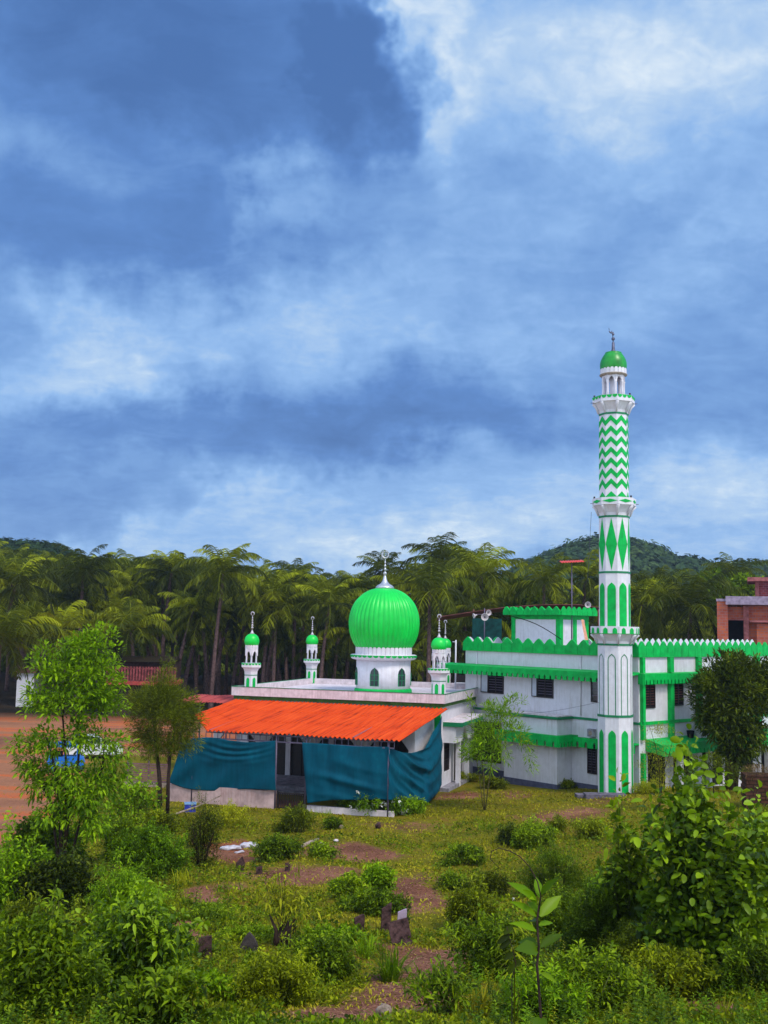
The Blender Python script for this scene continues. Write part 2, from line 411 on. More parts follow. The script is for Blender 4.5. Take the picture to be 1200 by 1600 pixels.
# ================================================================ BUILDINGS
def arch(w, z0, z1, tip=None, n=5, ogee=True):
    """outline of a panel with a pointed (slightly ogee) top: sideways -w/2..w/2, bottom z0, point z1"""
    tip = tip or w*.75; zs = z1-tip; h = w/2
    pts = [(-h, z0), (h, z0), (h, zs)]
    cur = [(1, 0), (.97, .25), (.86, .48), (.62, .68), (.30, .84), (0, 1)]
    pts += [(h*a, zs+tip*b) for a, b in cur[1:]]
    pts += [(-h*a, zs+tip*b) for a, b in cur[-2::-1]]
    return pts
def semi(w, z, h, n=6, down=True):
    s = -1 if down else 1
    return [(w/2*math.cos(PI*i/n), z+s*h*math.sin(PI*i/n)) for i in range(n+1)][::(1 if not down else -1)]

def petals(mb, r, z0, z1, n, c=(0, 0), mi=0, phase=0, thick=.035):
    w = 2*r*math.tan(PI/n)*.93; hz = z1-w*.5
    poly = [(-w/2, z0), (w/2, z0)]+[(w/2*math.cos(PI*i/5), hz+w*.5*math.sin(PI*i/5)) for i in range(6)]
    for k in range(n): mb.facet(phase+2*PI*k/n, r, poly, thick, mi, c)

def finial(mb, z0, z1, r, c=(0, 0), balls=4, crescent=True, rz=0):
    """spun metal spire with beads and a crescent on top"""
    H = z1-z0
    prof = [(r, z0), (r*.55, z0+H*.06), (r*.28, z0+H*.14), (r*.20, z0+H*.24)]
    z = z0+H*.24; seg = H*.52/balls
    for i in range(balls):
        b = r*(.46-.05*i)
        for a in range(1, 6):
            t = PI*a/6; prof.append((max(r*.10, b*math.sin(t)), z+seg*.28-b*math.cos(t)*.9))
        z += seg; prof.append((r*.10, z))
    prof.append((r*.07, z0+H*.80))
    mb.lathe(prof, 12, c)
    if crescent:
        R = H*.075; zc = z0+H*.80+R*.9; pts = []; rad = []
        for i in range(13):
            t = R_(-70+i*320/12)+PI/2+R_(70)-R_(160); u = i/12
            pts.append((c[0]+R*math.cos(t)*math.cos(rz), c[1]+R*math.cos(t)*math.sin(rz), zc+R*math.sin(t))); rad.append(R*.10+R*.26*math.sin(PI*u))
        mb.tube(pts, rad, 6)
        mb.box(c[0]+R*.0-.1*R, c[0]+.45*R, c[1]-.05*R, c[1]+.05*R, zc+R*.55, zc+R*1.15)

# ---------------------------------------------------------------- the mosque hall
MO = U(695, 1083.5, 59.7); MO.z = 0
MA = -.3252
mosque = thing('mosque_hall', 'white single-storey prayer hall with big ribbed green dome and four small turrets', 'mosque', MO, MA)
# local axes: x to the left is negative along the front (front plane y=0, facing -y), y goes back
W_, DP = 13.05, 12.4
DECK, PT, PB = 4.95, 5.30, 4.80
def build_mosque():
    mb = MB()
    # outer shell as butted wall pieces, real openings on the front arcade and the side
    yb = DP; t = .25
    x0, x1 = -W_+.28, -.28
    # back and left walls
    mb.box(x0, x1, yb-.28-t, yb-.28, 0, 4.60)
    mb.box(x0, x0+t, .28, yb-.28-t, 0, 4.60)
    # front wall with door openings
    bays = [(x0, -12.0), (-9.6, -9.3), (-6.9, -6.6), (-4.2, -3.9), (-1.5, x1)]
    for a, b in bays: mb.box(a, b, .28, .28+t, 0, 2.7)
    mb.box(x0, x1, .28, .28+t, 2.7, 4.60)
    # right side wall
    ops = [(1.0, 2.3, .95, 2.75), (3.2, 4.3, .1, 2.9), (9.2, 10.6, .9, 2.4)]
    last = .28+t
    for a, b, c, d in ops:
        mb.box(x1-t, x1, last, a, 0, 4.60); mb.box(x1-t, x1, a, b, 0, c); mb.box(x1-t, x1, a, b, d, 4.60); last = b
    mb.box(x1-t, x1, last, yb-.28-t, 0, 4.60)
    mb.build('wall', WHITE, mosque)
    # dark inside floor and back so the openings read as a room
    r = MB(); r.box(x0+t, x1-t, .28+t, yb-.28-t, 0, .12); r.box(x0+t+.1, x1-t-.1, 6.0, 6.1, .12, 4.5); r.build('floor', CONC, mosque)
    # corner pilaster, green, at the front right
    g = MB(); g.box(-.75, -.275, .13, .275, 0, 4.58); g.build('corner_pilaster', GREEN, mosque)
    # roof deck and parapet
    d = MB(); d.box(-W_+.22, -.22, .22, DP-.22, 4.62, DECK); d.build('roof_deck', PINKW, mosque)
    p = MB()
    p.box(-W_, 0, 0, .2, PB, PT); p.box(-W_, 0, DP-.2, DP, PB, PT); p.box(-W_, -W_+.2, .2, DP-.2, PB, PT); p.box(-.2, 0, .2, DP-.2, PB, PT)
    par = p.build('parapet', PINKW, mosque)
    l = MB()
    l.box(-W_-.02, .02, -.02, .03, PT, PT+.035); l.box(-.03, .02, .03, DP+.02, PT, PT+.035); l.box(-W_-.02, -W_+.03, .03, DP, PT, PT+.035)
    l.build('coping_line', LINEG, par)
    c = MB()
    c.box(-W_+.1, -.1, .1, .28, 4.60, PB-.002); c.box(-.28, -.1, .28, DP-.1, 4.60, PB-.002); c.box(-W_+.1, -W_+.28, .28, DP-.1, 4.60, PB-.002)
    c.build('cornice', mat('cornice_green', (.05, .13, .02), .7, .2, .25, 4), mosque)
    # ---- porch: arcade standing forward of the front wall
    PX1, PY = -.62, -3.55
    pw = MB(); zt, zb = 4.02, 2.50
    npan = 4; px0 = -12.3; wid = (PX1-px0)/npan
    for i in range(npan):
        a = px0+i*wid; b = a+wid; pier = .34
        poly = [(a, zt), (a, zb), (a+pier, zb)]
        n = 10
        for k in range(n+1):
            u = k/n; xx = a+pier+(b-a-2*pier)*u; hh = zb+.08+(1-abs(2*u-1)**1.7)*.95
            poly.append((xx, hh))
        poly += [(b-pier, zb), (b, zb), (b, zt)]
        pw.prism([(x, z) for x, z in poly][::-1], (0, PY, 0), (1, 0, 0), (0, 0, 1), (0, 1, 0), .16)
    pw.box(PX1-.16, PX1, PY+.16, .12, zb, zt)
    pw.build('arcade', WHITE2, mosque)
    for i in range(npan+1):
        k = MB(); xx = px0+i*wid+(.17 if i == 0 else (-.17 if i == npan else 0)); w2 = .16
        if i < npan: k.box(xx-w2, xx+w2, PY-.05, PY+.25, 0, zb-.003)
        else: k.box(xx-w2, xx+w2, PY-.05, PY+.25, 0, zb-.003)
        k.build('column', WHITE2, mosque)
    s = MB(); s.box(px0, PX1, PY-.1, .27, 0, .35); s.box(px0+.5, PX1-.5, PY-.6, PY-.1, 0, .17); s.build('porch_floor', CONC, mosque)
    # wide dark door leaves and grilles painting in the porch shade behind the arcade
    for a, b in ((-12.0, -9.6), (-9.3, -6.9), (-6.6, -4.2), (-3.9, -1.5)):
        k = MB(); k.box(a, b, .40, .45, .12, 2.69)
        for j in range(5): k.box(a+.1+j*(b-a-.2)/4-.02, a+.1+j*(b-a-.2)/4+.02, .36, .398, .14, 2.67)
        k.build('door', DARKWOOD, mosque)
    # ---- side: hood over a window and a door with a pointed arch between drop panels
    h = MB()
    h.prism([(.75, 3.62), (.75, 3.74), (5.35, 3.92), (5.35, 3.78)][::-1], (-.28, 0, 0), (0, 1, 0), (0, 0, 1), (1, 0, 0), 1.15)
    hood = h.build('side_hood', PINKW, mosque)
    h = MB(); h.box(.872, .91, .72, 5.37, 3.56, 3.76); h.box(-.28, .87, .70, .748, 3.50, 3.74); h.build('hood_edge', LINEG, hood)
    h = MB()
    poly = [(.80, 3.60), (.80, 2.60), (2.35, 2.60), (2.5, 2.85), (2.72, 3.15), (2.95, 3.42), (3.2, 3.15), (3.45, 2.85), (3.6, 2.6), (5.2, 2.6), (5.2, 3.72)]
    h.prism(poly, (.30, 0, 0), (0, 1, 0), (0, 0, 1), (1, 0, 0), .12)
    h.box(-.28, .30, .80, .92, 2.60, 3.58); h.box(-.28, .30, 5.08, 5.2, 2.60, 3.70)
    h.build('drop_panel', WHITE2, mosque)
    h = MB()
    h.box(.02, .26, 2.4, 2.68, 0, 2.9); h.build('side_pillar', WHITE2, mosque)
    h = MB(); h.box(.02, .26, 4.4, 4.68, 0, 2.9); h.build('side_pillar', WHITE2, mosque)
    w = MB(); w.box(-.44, -.40, 1.0, 2.3, .95, 2.75); wn = w.build('side_window', VOID, mosque)
    w = MB()
    for i in range(6): w.box(-.40, -.33, 1.0+i*.25, 1.05+i*.25, .95, 2.75)
    for i in range(4): w.box(-.42, -.35, 1.0, 2.3, .95+i*.58, 1.01+i*.58)
    w.build('grille', DARKWOOD, wn)
    w = MB(); w.box(-.44, -.38, 3.2, 4.3, .1, 2.9); w.build('side_door', DARKWOOD, mosque)
    w = MB(); w.box(-.42, -.38, 9.2, 10.6, .9, 2.4); w.build('side_window', DARKWOOD, mosque)
    # ---- plinth wall stains / step at the side
    s = MB(); s.box(-.27, .25, .1, 5.6, 0, .22); s.build('side_step', CONC, mosque)
build_mosque()
def mloc(px, py, Y):
    p = U(px, py, Y); d = p-MO; ca, sa = math.cos(MA), math.sin(MA)
    return (d.x*ca+d.y*sa, -d.x*sa+d.y*ca, p.z)
def build_dome():
    x, y, _ = mloc(598.5, 1078, 67.0); s = 67.0/FPX
    Z = lambda yy: U(599, yy, 67.0).z
    c = (0, 0)
    drum = MB(); r = 42*s
    drum.lathe([(r, DECK), (r, Z(1026))], 48)
    o = drum.build('dome_drum', WHITE2, mosque, (x, y, 0))
    b = MB(); b.lathe([(r+.10, DECK), (r+.10, DECK+.16), (r+.02, DECK+.24)], 48); b.build('base_band', GREEN, o)
    l = MB(); zl0, zl1 = Z(1030), Z(1023)
    l.lathe([(r, zl0-.05), (r+.22, zl0), (r+.34, zl0+.06), (r+.36, zl1), (r+.30, zl1+.02)], 48)
    n = 34; w = 2*(r+.36)*math.tan(PI/n)*.92
    l2 = MB()
    for k in range(n): l2.facet(2*PI*k/n, (r+.36)*math.cos(PI/n)+.012, semi(w, zl1-.01, .15), .02, 0)
    ld = l.build('ledge', WHITE2, o); l2.build('scallop_trim', GREEN, ld)
    q = MB(); q.lathe([(r+.02, zl1), (r+.0, Z(1012)+.05)], 40); petals(q, r+.03, zl1, Z(1010.5), 40); q.build('petal_band', WHITE2, o)
    for k in range(6):
        ph = R_(-90)+k*PI/3
        wz0, wz1 = Z(1070), Z(1042)
        g = MB(); g.facet(ph, r, arch(.52, wz0, wz1, .38), .012, 0, back=.06); wn = g.build('drum_window', GLASS, o)
        g = MB()
        for sx in (-.26, 0, .26): g.facet(ph, r, [(sx-.018, wz0), (sx+.018, wz0), (sx+.018, wz1-(.36 if sx else .04)), (sx-.018, wz1-(.36 if sx else .04))], .035, 0)
        for zz in (wz0, wz0+.33, wz0+.66): g.facet(ph, r, [(-.27, zz-.015), (.27, zz-.015), (.27, zz+.015), (-.27, zz+.015)], .033, 0)
        g.build('glazing_bar', LINEG, wn)
    prof = [(1014, 41), (1010, 44.5), (1005, 47.5), (999, 50.3), (992, 52.8), (984, 54.4), (975, 55.2), (966, 54.8), (957, 53), (948, 49.8), (940, 45.3), (933, 39.2), (928, 33.4), (924, 27), (921.5, 21), (919.5, 14)]
    # smooth the sampled outline
    P = [(rr*s, Z(yy)) for yy, rr in prof]; Q = []
    for i in range(len(P)-1):
        for k in range(3):
            u = k/3; p0, p1, p2, p3 = P[max(i-1, 0)], P[i], P[i+1], P[min(i+2, len(P)-1)]
            Q.append(tuple(.5*(2*p1[j]+(p2[j]-p0[j])*u+(2*p0[j]-5*p1[j]+4*p2[j]-p3[j])*u*u+(3*p1[j]-p0[j]-3*p2[j]+p3[j])*u**3) for j in (0, 1)))
    Q.append(P[-1])
    d = MB(); d.lathe(Q, 44*7, flute=.035, nf=44); dm = d.build('dome', DGREEN, mosque, (x, y, 0))
    f = MB()
    f.lathe([(15*s, Z(919.8)), (14*s, Z(917)), (11.5*s, Z(914.5)), (7*s, Z(912)), (4*s, Z(908)), (2.4*s, Z(902)), (1.6*s, Z(899))], 24)
    prof = [(1.5*s, Z(899))]
    for yy, rr in ((896, 2.9), (889.5, 2.1), (884, 1.9), (879, 1.5)):
        for a in range(5):
            tt = PI*(a+.5)/5; prof.append((max(.7, rr*math.sin(tt))*s, Z(yy+rr*1.1*math.cos(tt))))
        prof.append((.6*s, Z(yy-3)))
    f.lathe(prof+[(.55*s, Z(871))], 12)
    R = .21; pts = []; rad = []
    for i in range(15):
        u = i/14; t = R_(60+40)+R_(u*310); pts.append((R*math.cos(t)*math.cos(-MA), R*math.cos(t)*math.sin(-MA), Z(866.5)+R*math.sin(t))); rad.append(.02+.04*math.sin(PI*u))
    f.tube(pts, rad, 6); f.box(.04, .13, -.01, .01, Z(862.5), Z(859.5))
    f.build('finial', SILVER, dm)
build_dome()

def turret_parts(root):
    """small hexagonal turret, about 4.2 m with its finial, origin on the roof deck"""
    ph = -PI/2+R_(-2); R = .43; a = R*.93
    m = MB(); m.lathe([(R, 0), (R, 1.02)], 6, phase=ph+PI/6, smooth=False)
    sh = m.build('turret_shaft', WHITE2, root)
    g = MB()
    for k in range(6): g.facet(ph+k*PI/3, R*math.cos(PI/6), arch(.20, .04, .90, .16), .014, 0)
    g.build('arch_panel', GREEN, sh)
    for zz in (0, 1.02): g = MB(); g.lathe([(R+.02, zz), (R+.02, zz+.04)], 6, phase=ph+PI/6, smooth=False); g.build('band', LINEG, sh)
    m = MB(); m.lathe([(R, 1.06), (R+.02, 1.26), (R+.10, 1.42), (R+.20, 1.50), (R+.23, 1.52), (R+.23, 1.76), (R-.1, 1.77)], 6, phase=ph+PI/6, smooth=False)
    lg = m.build('balcony', WHITE2, root)
    g = MB()
    for k in range(6):
        for q in (-1, 0, 1):
            g.facet(ph+k*PI/3, (R+.23)*math.cos(PI/6), [(q*.225+p, z) for p, z in semi(.205, 1.765, .12)], .014, 0)
    g.build('scallop_trim', GREEN, lg)
    m = MB()
    for k in range(6):
        t = ph+PI/6+k*PI/3; m.tube([(.34*math.cos(t), .34*math.sin(t), z) for z in (1.77, 2.05, 2.35)], [.055, .042, .05], 8)
    for k in range(6):
        w = 2*.36*math.tan(PI/6); poly = [(-w/2, 2.62), (-w/2, 2.20), (-w/2+.07, 2.20)]+[(x, z) for x, z in ((-.12, 2.32), (-.07, 2.42), (0, 2.50), (.07, 2.42), (.12, 2.32))]+[(w/2-.07, 2.20), (w/2, 2.20), (w/2, 2.62)]
        m.facet(ph+k*PI/3, .36, poly[::-1], .02, 0, back=.05)
    m.lathe([(.40, 2.62), (.40, 2.67), (.36, 2.68)], 24)
    m.build('lantern', WHITE2, root)
    m = MB(); petals(m, .36, 2.68, 2.87, 16); m.lathe([(.36, 2.68), (.36, 2.80)], 16); m.build('petal_band', WHITE2, root)
    prof = [(.36, 2.80), (.41, 2.88), (.455, 3.0), (.46, 3.12), (.43, 3.26), (.36, 3.39), (.25, 3.49), (.12, 3.54)]
    m = MB(); m.lathe(prof, 32); d = m.build('dome', DGREEN, root)
    m = MB(); finial(m, 3.53, 4.95, .165, balls=5); m.build('finial', PALEMETAL, d)
def build_turrets():
    spots = [(391.5, 64.6), (685.2, 61.2), (486, 75.6), (695.0, 73.6)]
    for i, (px, Y) in enumerate(spots):
        x, y, _ = mloc(px, 1070, Y)
        e = bpy.data.objects.new('turret', None); C.objects.link(e); e.parent = mosque; e.location = (x, y, DECK)
        s = (.98, .98, .95, .93)[i]
        e.scale = (s, s, s)
        turret_parts(e)
build_turrets()

# ---------------------------------------------------------------- the minaret
def build_minaret():
    Y = 57.4; px = 962.3; s = Y/FPX
    c = U(px, 1240, Y)
    root = thing('minaret', 'tall octagonal white minaret with green zigzags, diamonds and arch panels beside the annex corner', 'minaret', (c.x, c.y, .30))
    Z = lambda yy: U(px-(1240-yy)*.002, yy, Y).z-.30
    ph = -PI/2+R_(-24); PH8 = ph+PI/8
    def oct_(mb, prof, mi=0): mb.lathe([(r*s/.975, z) for r, z in prof], 8, phase=PH8, smooth=False, mi=mi)
    ca = math.cos(PI/8)/.975
    def A(r): return r*s*ca                    # apothem
    def facw(r): return 2*A(r)*math.tan(PI/8)
    # sections (name, y bottom, y top, radius px)
    def shaft(y0, y1, r0, r1=None):
        m = MB(); oct_(m, [(r0, Z(y0)), (r1 or r0, Z(y1))]); return m.build('shaft_section', WHITE2, root)
    s1 = shaft(1242, 1117, 26.6, 26.3); s2 = shaft(1117, 1007, 26.3, 26.0); s3 = shaft(980, 895, 23.9, 23.6); s4 = shaft(895, 809, 23.5, 23.2); s5 = shaft(780, 650, 22.6, 22.2)
    def band(par, y, r, h=3.6):
        m = MB(); oct_(m, [(r+.7, Z(y+h/2)), (r+.7, Z(y-h/2))]); m.build('band', LINEG, par)
    band(s1, 1117.5, 26.4); band(s2, 1007, 26.2, 3); band(s4, 895, 23.6, 3); band(s4, 808.5, 23.2, 3); band(s5, 649, 22.2, 3)
    def panels(par, y0, y1, r, frac, line=False):
        m = MB(); w = facw(r)*frac
        for k in range(8):
            if not line: m.facet(ph+k*PI/4, A(r), arch(w, Z(y0), Z(y1), w*.85), .014, 0)
            else:
                o = arch(w, Z(y0), Z(y1), w*.85); i = arch(w-.09, Z(y0)-.2, Z(y1)-.06, (w-.09)*.85)
                # a thin painted line: outer outline minus the inner one, as a strip
                n = Vector((math.cos(ph+k*PI/4), math.sin(ph+k*PI/4), 0)); t = Vector((-n.y, n.x, 0)); b = n*(A(r)+.012)
                oo = o[1:]+[o[0]]; ii = i[1:]+[i[0]]
                vs = [b+t*p[0]+Vector((0, 0, p[1])) for p in oo]+[b+t*p[0]+Vector((0, 0, max(p[1], Z(y0)))) for p in ii]
                kk = len(oo); m.add(vs, [(j, j+1, kk+j+1, kk+j) for j in range(kk-1)], 0)
        m.build('arch_panel' if not line else 'arch_outline', GREEN if not line else LINEG, par)
    panels(s1, 1238, 1139, 26.4, .56); panels(s2, 1116, 1021, 26.1, .60, True); panels(s3, 978.5, 911, 23.8, .70)
    m = MB()
    for k in range(8):
        w = facw(23.3)*.97; a, b, cc = Z(892), Z(851.5), Z(811)
        m.facet(ph+k*PI/4, A(23.4), [(0, a), (w/2, b), (0, cc), (-w/2, b)], .014, 0)
    m.build('diamond_panel', GREEN, s4)
    m = MB(); per = 16.35
    for k in range(8):
        r = 22.45; w = facw(r)*1.0; hz = 9.2*s; th = 8.2*s
        for j in range(8):
            yb = 779-per*j; z0 = Z(yb)
            if j == 0: poly = [(-w/2, z0), (w/2, z0), (w/2, z0+.02), (0, z0+hz), (-w/2, z0+.02)]
            else: poly = [(-w/2, z0-th*.55), (0, z0+hz-th*.55), (w/2, z0-th*.55), (w/2, z0+th*.45), (0, z0+hz+th*.45), (-w/2, z0+th*.45)]
            m.facet(ph+k*PI/4, A(r)+(.0 if j < 5 else -.004), poly, .016, 0)
    m.build('zigzag', GREEN, s5)
    def balcony(yb, yl, yt, r0, r1, kind):
        """yb bottom of the flare, yl underside of the slab, yt top"""
        m = MB(); n = 5; pr = [(r0, Z(yb)), (r0+.5, Z(yb-(yb-yl)*.3)), (r0+(r1-r0)*.35, Z(yb-(yb-yl)*.62)), (r0+(r1-r0)*.7, Z(yl+1.2)), (r1-1.5, Z(yl)), (r1, Z(yl)), (r1, Z(yt)), (r1-3, Z(yt)), (r1-3, Z(yt+2)), (15, Z(yt+2))]
        oct_(m, pr)
        # bracket ribs on the eight corners
        for k in range(8):
            t = PH8+k*PI/4
            pts = [((q*s/.975+.03)*math.cos(t), (q*s/.975+.03)*math.sin(t), z) for q, z in [(r0, Z(yb)), (r0+(r1-r0)*.35, Z(yb-(yb-yl)*.62)), (r1-2.0, Z(yl+.6))]]
            m.tube(pts, [.05, .07, .09], 6)
        b = m.build('balcony', WHITE2 if kind != 0 else WHITE, root); g = MB(); w = facw(r1); a = A(r1)
        for k in range(8):
            p = ph+k*PI/4
            if kind == 1:
                for q in (-.25, .25): g.facet(p, a, [(x+q*w, z) for x, z in arch(w*.24, Z(yl-.6), Z(yt+1.6), w*.16)], .014, 0)
                g.facet(p, a, [(-w*.49, Z(yl)), (w*.49, Z(yl)), (w*.49, Z(yl-.9)), (-w*.49, Z(yl-.9))], .008, 0)
            elif kind == 2:
                zc = (Z(yl)+Z(yt))/2; h = (Z(yt)-Z(yl))*.26; g.facet(p, a, [(-w*.46, zc), (0, zc-h), (w*.46, zc), (0, zc+h)], .014, 0)
            else:
                for q in (-.333, 0, .333): g.facet(p, a, [(x+q*w, z) for x, z in semi(w*.31, Z(yt)-.01, .17)], .014, 0)
        g.build('balcony_trim', GREEN, b)
        for k in range(8):
            if kind: break
        for k in (1, 4, 6):
            m = MB(); t = PH8+k*PI/4; m.tube([(a*.98*math.cos(t), a*.98*math.sin(t), Z(yt)), (a*.98*math.cos(t), a*.98*math.sin(t), Z(yt)+.12)], .05, 8)
            m.build('lamp_fitting', DARKWOOD, b)
        return b
    balcony(1006, 990.5, 979, 26.2, 36.8, 1)
    balcony(807, 791, 780, 23.2, 33.4, 2)
    balcony(648, 631.5, 622, 22.2, 32.6, 3)
    # rods sticking out of the balconies
    for yy, r in ((631, 33), (788, 34)):
        m = MB(); z = Z(yy); m.tube([(-(r+4)*s, -.1, z), ((r+4)*s, -.1, z)], .018, 6); m.build('rod', STEEL, root)
    # lantern
    m = MB()
    for k in range(8):
        t = PH8+k*PI/4; q = 16*s
        m.tube([(q*math.cos(t), q*math.sin(t), z) for z in (Z(623), Z(612), Z(600), Z(597))], [.10, .075, .075, .10], 8)
    for k in range(8):
        a = 17.4*s*math.cos(PI/8); w = 2*a*math.tan(PI/8)
        poly = [(-w/2, Z(586)), (-w/2, Z(599)), (-w/2+.07, Z(599)), (-w/2+.10, Z(594.5)), (-.07, Z(592)), (0, Z(590)), (.07, Z(592)), (w/2-.10, Z(594.5)), (w/2-.07, Z(599)), (w/2, Z(599)), (w/2, Z(586))]
        m.facet(ph+k*PI/4, a, poly[::-1], .03, 0, back=.08)
    m.lathe([(6*s, Z(623)), (6*s, Z(587))], 12)
    m.build('lantern', WHITE, root)
    m = MB(); m.lathe([(17*s, Z(589)), (21.5*s, Z(587.4)), (22*s, Z(586.2)), (20*s, Z(585))], 40); m.build('eave_ring', mat('eave', (.33, .27, .22), .8, .2, .2), root)
    m = MB(); petals(m, 19.3*s, Z(585.4), Z(577), 20, thick=.04); m.lathe([(19.2*s, Z(585.4)), (19.2*s, Z(580))], 32); m.build('petal_band', WHITE2, root)
    prof = [(579.5, 19.6), (576, 20.8), (571.5, 21.2), (567, 20.8), (562.5, 19.3), (558, 17), (554.5, 14.6), (552.6, 13), (552.2, 13.2), (551.5, 13), (551, 10)]
    m = MB(); m.lathe([(r*s, Z(y)) for y, r in prof], 40); d = m.build('dome', mat('enamel_dark_green', (.005, .30, .02), .35, .5, .2, 2.2, stain=(.004, .16, .02)), root)
    m = MB()
    m.lathe([(6*s, Z(551)), (4*s, Z(549)), (2.6*s, Z(546)), (2.2*s, Z(536)), (1.2*s, Z(534))], 14)
    for yy, r in ((529.5, 2.9), (522.3, 2.1)):
        m.lathe([(max(.3, r*math.sin(PI*(a+.3)/8.6))*s, Z(yy+r*math.cos(PI*(a+.3)/8.6))) for a in range(9)], 14)
    m.tube([(0, 0, Z(535)), (-.02, 0, Z(526)), (-.08, 0, Z(517))], .022, 6)
    pts = []; rad = []; R = .15; zc = Z(516)
    for i in range(9):
        t = R_(190+i*130/8); pts.append((-.08+R*math.cos(t), 0, zc+R*math.sin(t))); rad.append(.015+.03*math.sin(PI*i/8))
    m.tube(pts, rad, 6); m.tube([(-.21, 0, Z(516)), (-.24, 0, Z(512.6))], .015, 6)
    m.build('finial', mat('dark_steel', (.10, .10, .16), .4, .5, .2, metal=.4), d)
    m = MB(); m.box(-1.9, .2, -1.75, -.95, -.28, -.02); m.box(-2.3, -1.2, -1.4, -.7, -.28, -.10); 
    o = m.build('stone_slab', mat('dull_slab', (.15, .13, .17), .95, .1, .3, 4, .4, 20)); o.location = (c.x, c.y, float(gz(c.x-1, c.y-1.3))+.2); tag(o, 'rough grey concrete slab lying at the foot of the minaret', 'slab')
build_minaret()

# ---------------------------------------------------------------- the annex
AO = Vector((13.8, 57.8, 0)); AA = -.864
annex = thing('annex_building', 'white two-storey block with green battlements, green canopies and green pilasters right of the hall', 'building', AO, AA)
def aloc(p):
    d = p-AO; ca, sa = math.cos(AA), math.sin(AA); return (d.x*ca+d.y*sa, -d.x*sa+d.y*ca, p.z)
def fringe(mb, a, b, fixed, axis, n_out, z0, z1, pitch, slot, sd, thick=.07, mi=0):
    """hanging fascia between a and b with arched slots cut into its lower edge; axis 'x' or 'y'"""
    k = max(1, round((b-a)/pitch)); p = (b-a)/k; poly = [(a, z1), (a, z0)]
    for i in range(k):
        c = a+(i+.5)*p; h = slot/2
        poly += [(c-h, z0), (c-h, z0+sd*.7), (c-h*.5, z0+sd*.95), (c, z0+sd*1.05), (c+h*.5, z0+sd*.95), (c+h, z0+sd*.7), (c+h, z0)]
    poly += [(b, z0), (b, z1)]
    if axis == 'x': mb.prism(poly, (0, fixed, 0), (1, 0, 0), (0, 0, 1), (0, n_out, 0), thick, mi)
    else: mb.prism(poly, (fixed, 0, 0), (0, 1, 0), (0, 0, 1), (n_out, 0, 0), thick, mi)
def merlons(mb, a, b, fixed, axis, n_out, z0, zv, zt, pitch, thick=.14, gap=.012, mi=0, skip=()):
    k = max(1, round((b-a)/pitch)); p = (b-a)/k
    for i in range(k):
        l, r = a+i*p+gap, a+(i+1)*p-gap; c = (l+r)/2; h = (r-l)/2
        poly = [(l, z0), (r, z0), (r, zv)]
        if i not in skip: poly += [(c+h*.72, zv+(zt-zv)*.30), (c+h*.42, zv+(zt-zv)*.68), (c, zt), (c-h*.42, zv+(zt-zv)*.68), (c-h*.72, zv+(zt-zv)*.30)]
        poly += [(l, zv)]
        if axis == 'x': mb.prism(poly, (0, fixed, 0), (1, 0, 0), (0, 0, 1), (0, n_out, 0), thick, mi)
        else: mb.prism(poly, (fixed, 0, 0), (0, 1, 0), (0, 0, 1), (n_out, 0, 0), thick, mi)
def window(x0, x1, z0, z1, face, shutter=None, label=None, bars=7, off=0.0):
    """face 'F': front plane y=off; 'S': side plane x=off. frame, dark pane, bars, optional open casement"""
    T = (lambda a, b, c, d, e, f: (a, b, c+off, d+off, e, f)) if face == 'F' else (lambda a, b, c, d, e, f: (-d+off, -c+off, a, b, e, f))
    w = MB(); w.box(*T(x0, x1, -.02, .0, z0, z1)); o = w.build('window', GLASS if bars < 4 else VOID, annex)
    w = MB(); f = .07
    w.box(*T(x0-f, x0, -.06, 0, z0-f, z1+f)); w.box(*T(x1, x1+f, -.06, 0, z0-f, z1+f)); w.box(*T(x0, x1, -.06, 0, z1, z1+f)); w.box(*T(x0, x1, -.06, 0, z0-f, z0))
    cx = (x0+x1)/2; w.box(*T(cx-.03, cx+.03, -.055, -.021, z0, z1))
    w.build('frame', DARKWOOD, o)
    w = MB()
    for i in range(bars):
        zz = z0+(i+1)*(z1-z0)/(bars+1); w.box(*T(x0, x1, -.04, -.028, zz-.012, zz+.012))
    w.build('bars', RUST if face == 'S' else STEEL, o)
    if shutter:
        a, b = shutter
        w = MB(); g = .05
        w.box(*T(a, b, -.075, -.068, z0, z1-.03), 0); fr = 1
        w.box(*T(a-g, a, -.09, -.05, z0-g, z1), 1); w.box(*T(b, b+g, -.09, -.05, z0-g, z1), 1); w.box(*T(a, b, -.09, -.05, z1-.03, z1), 1); w.box(*T(a, b, -.09, -.05, z0-g, z0), 1)
        w.build('open_casement', [mat('frosted_pane', (.45, .47, .58), .3, .5, .05), DARKWOOD], o)
    return o
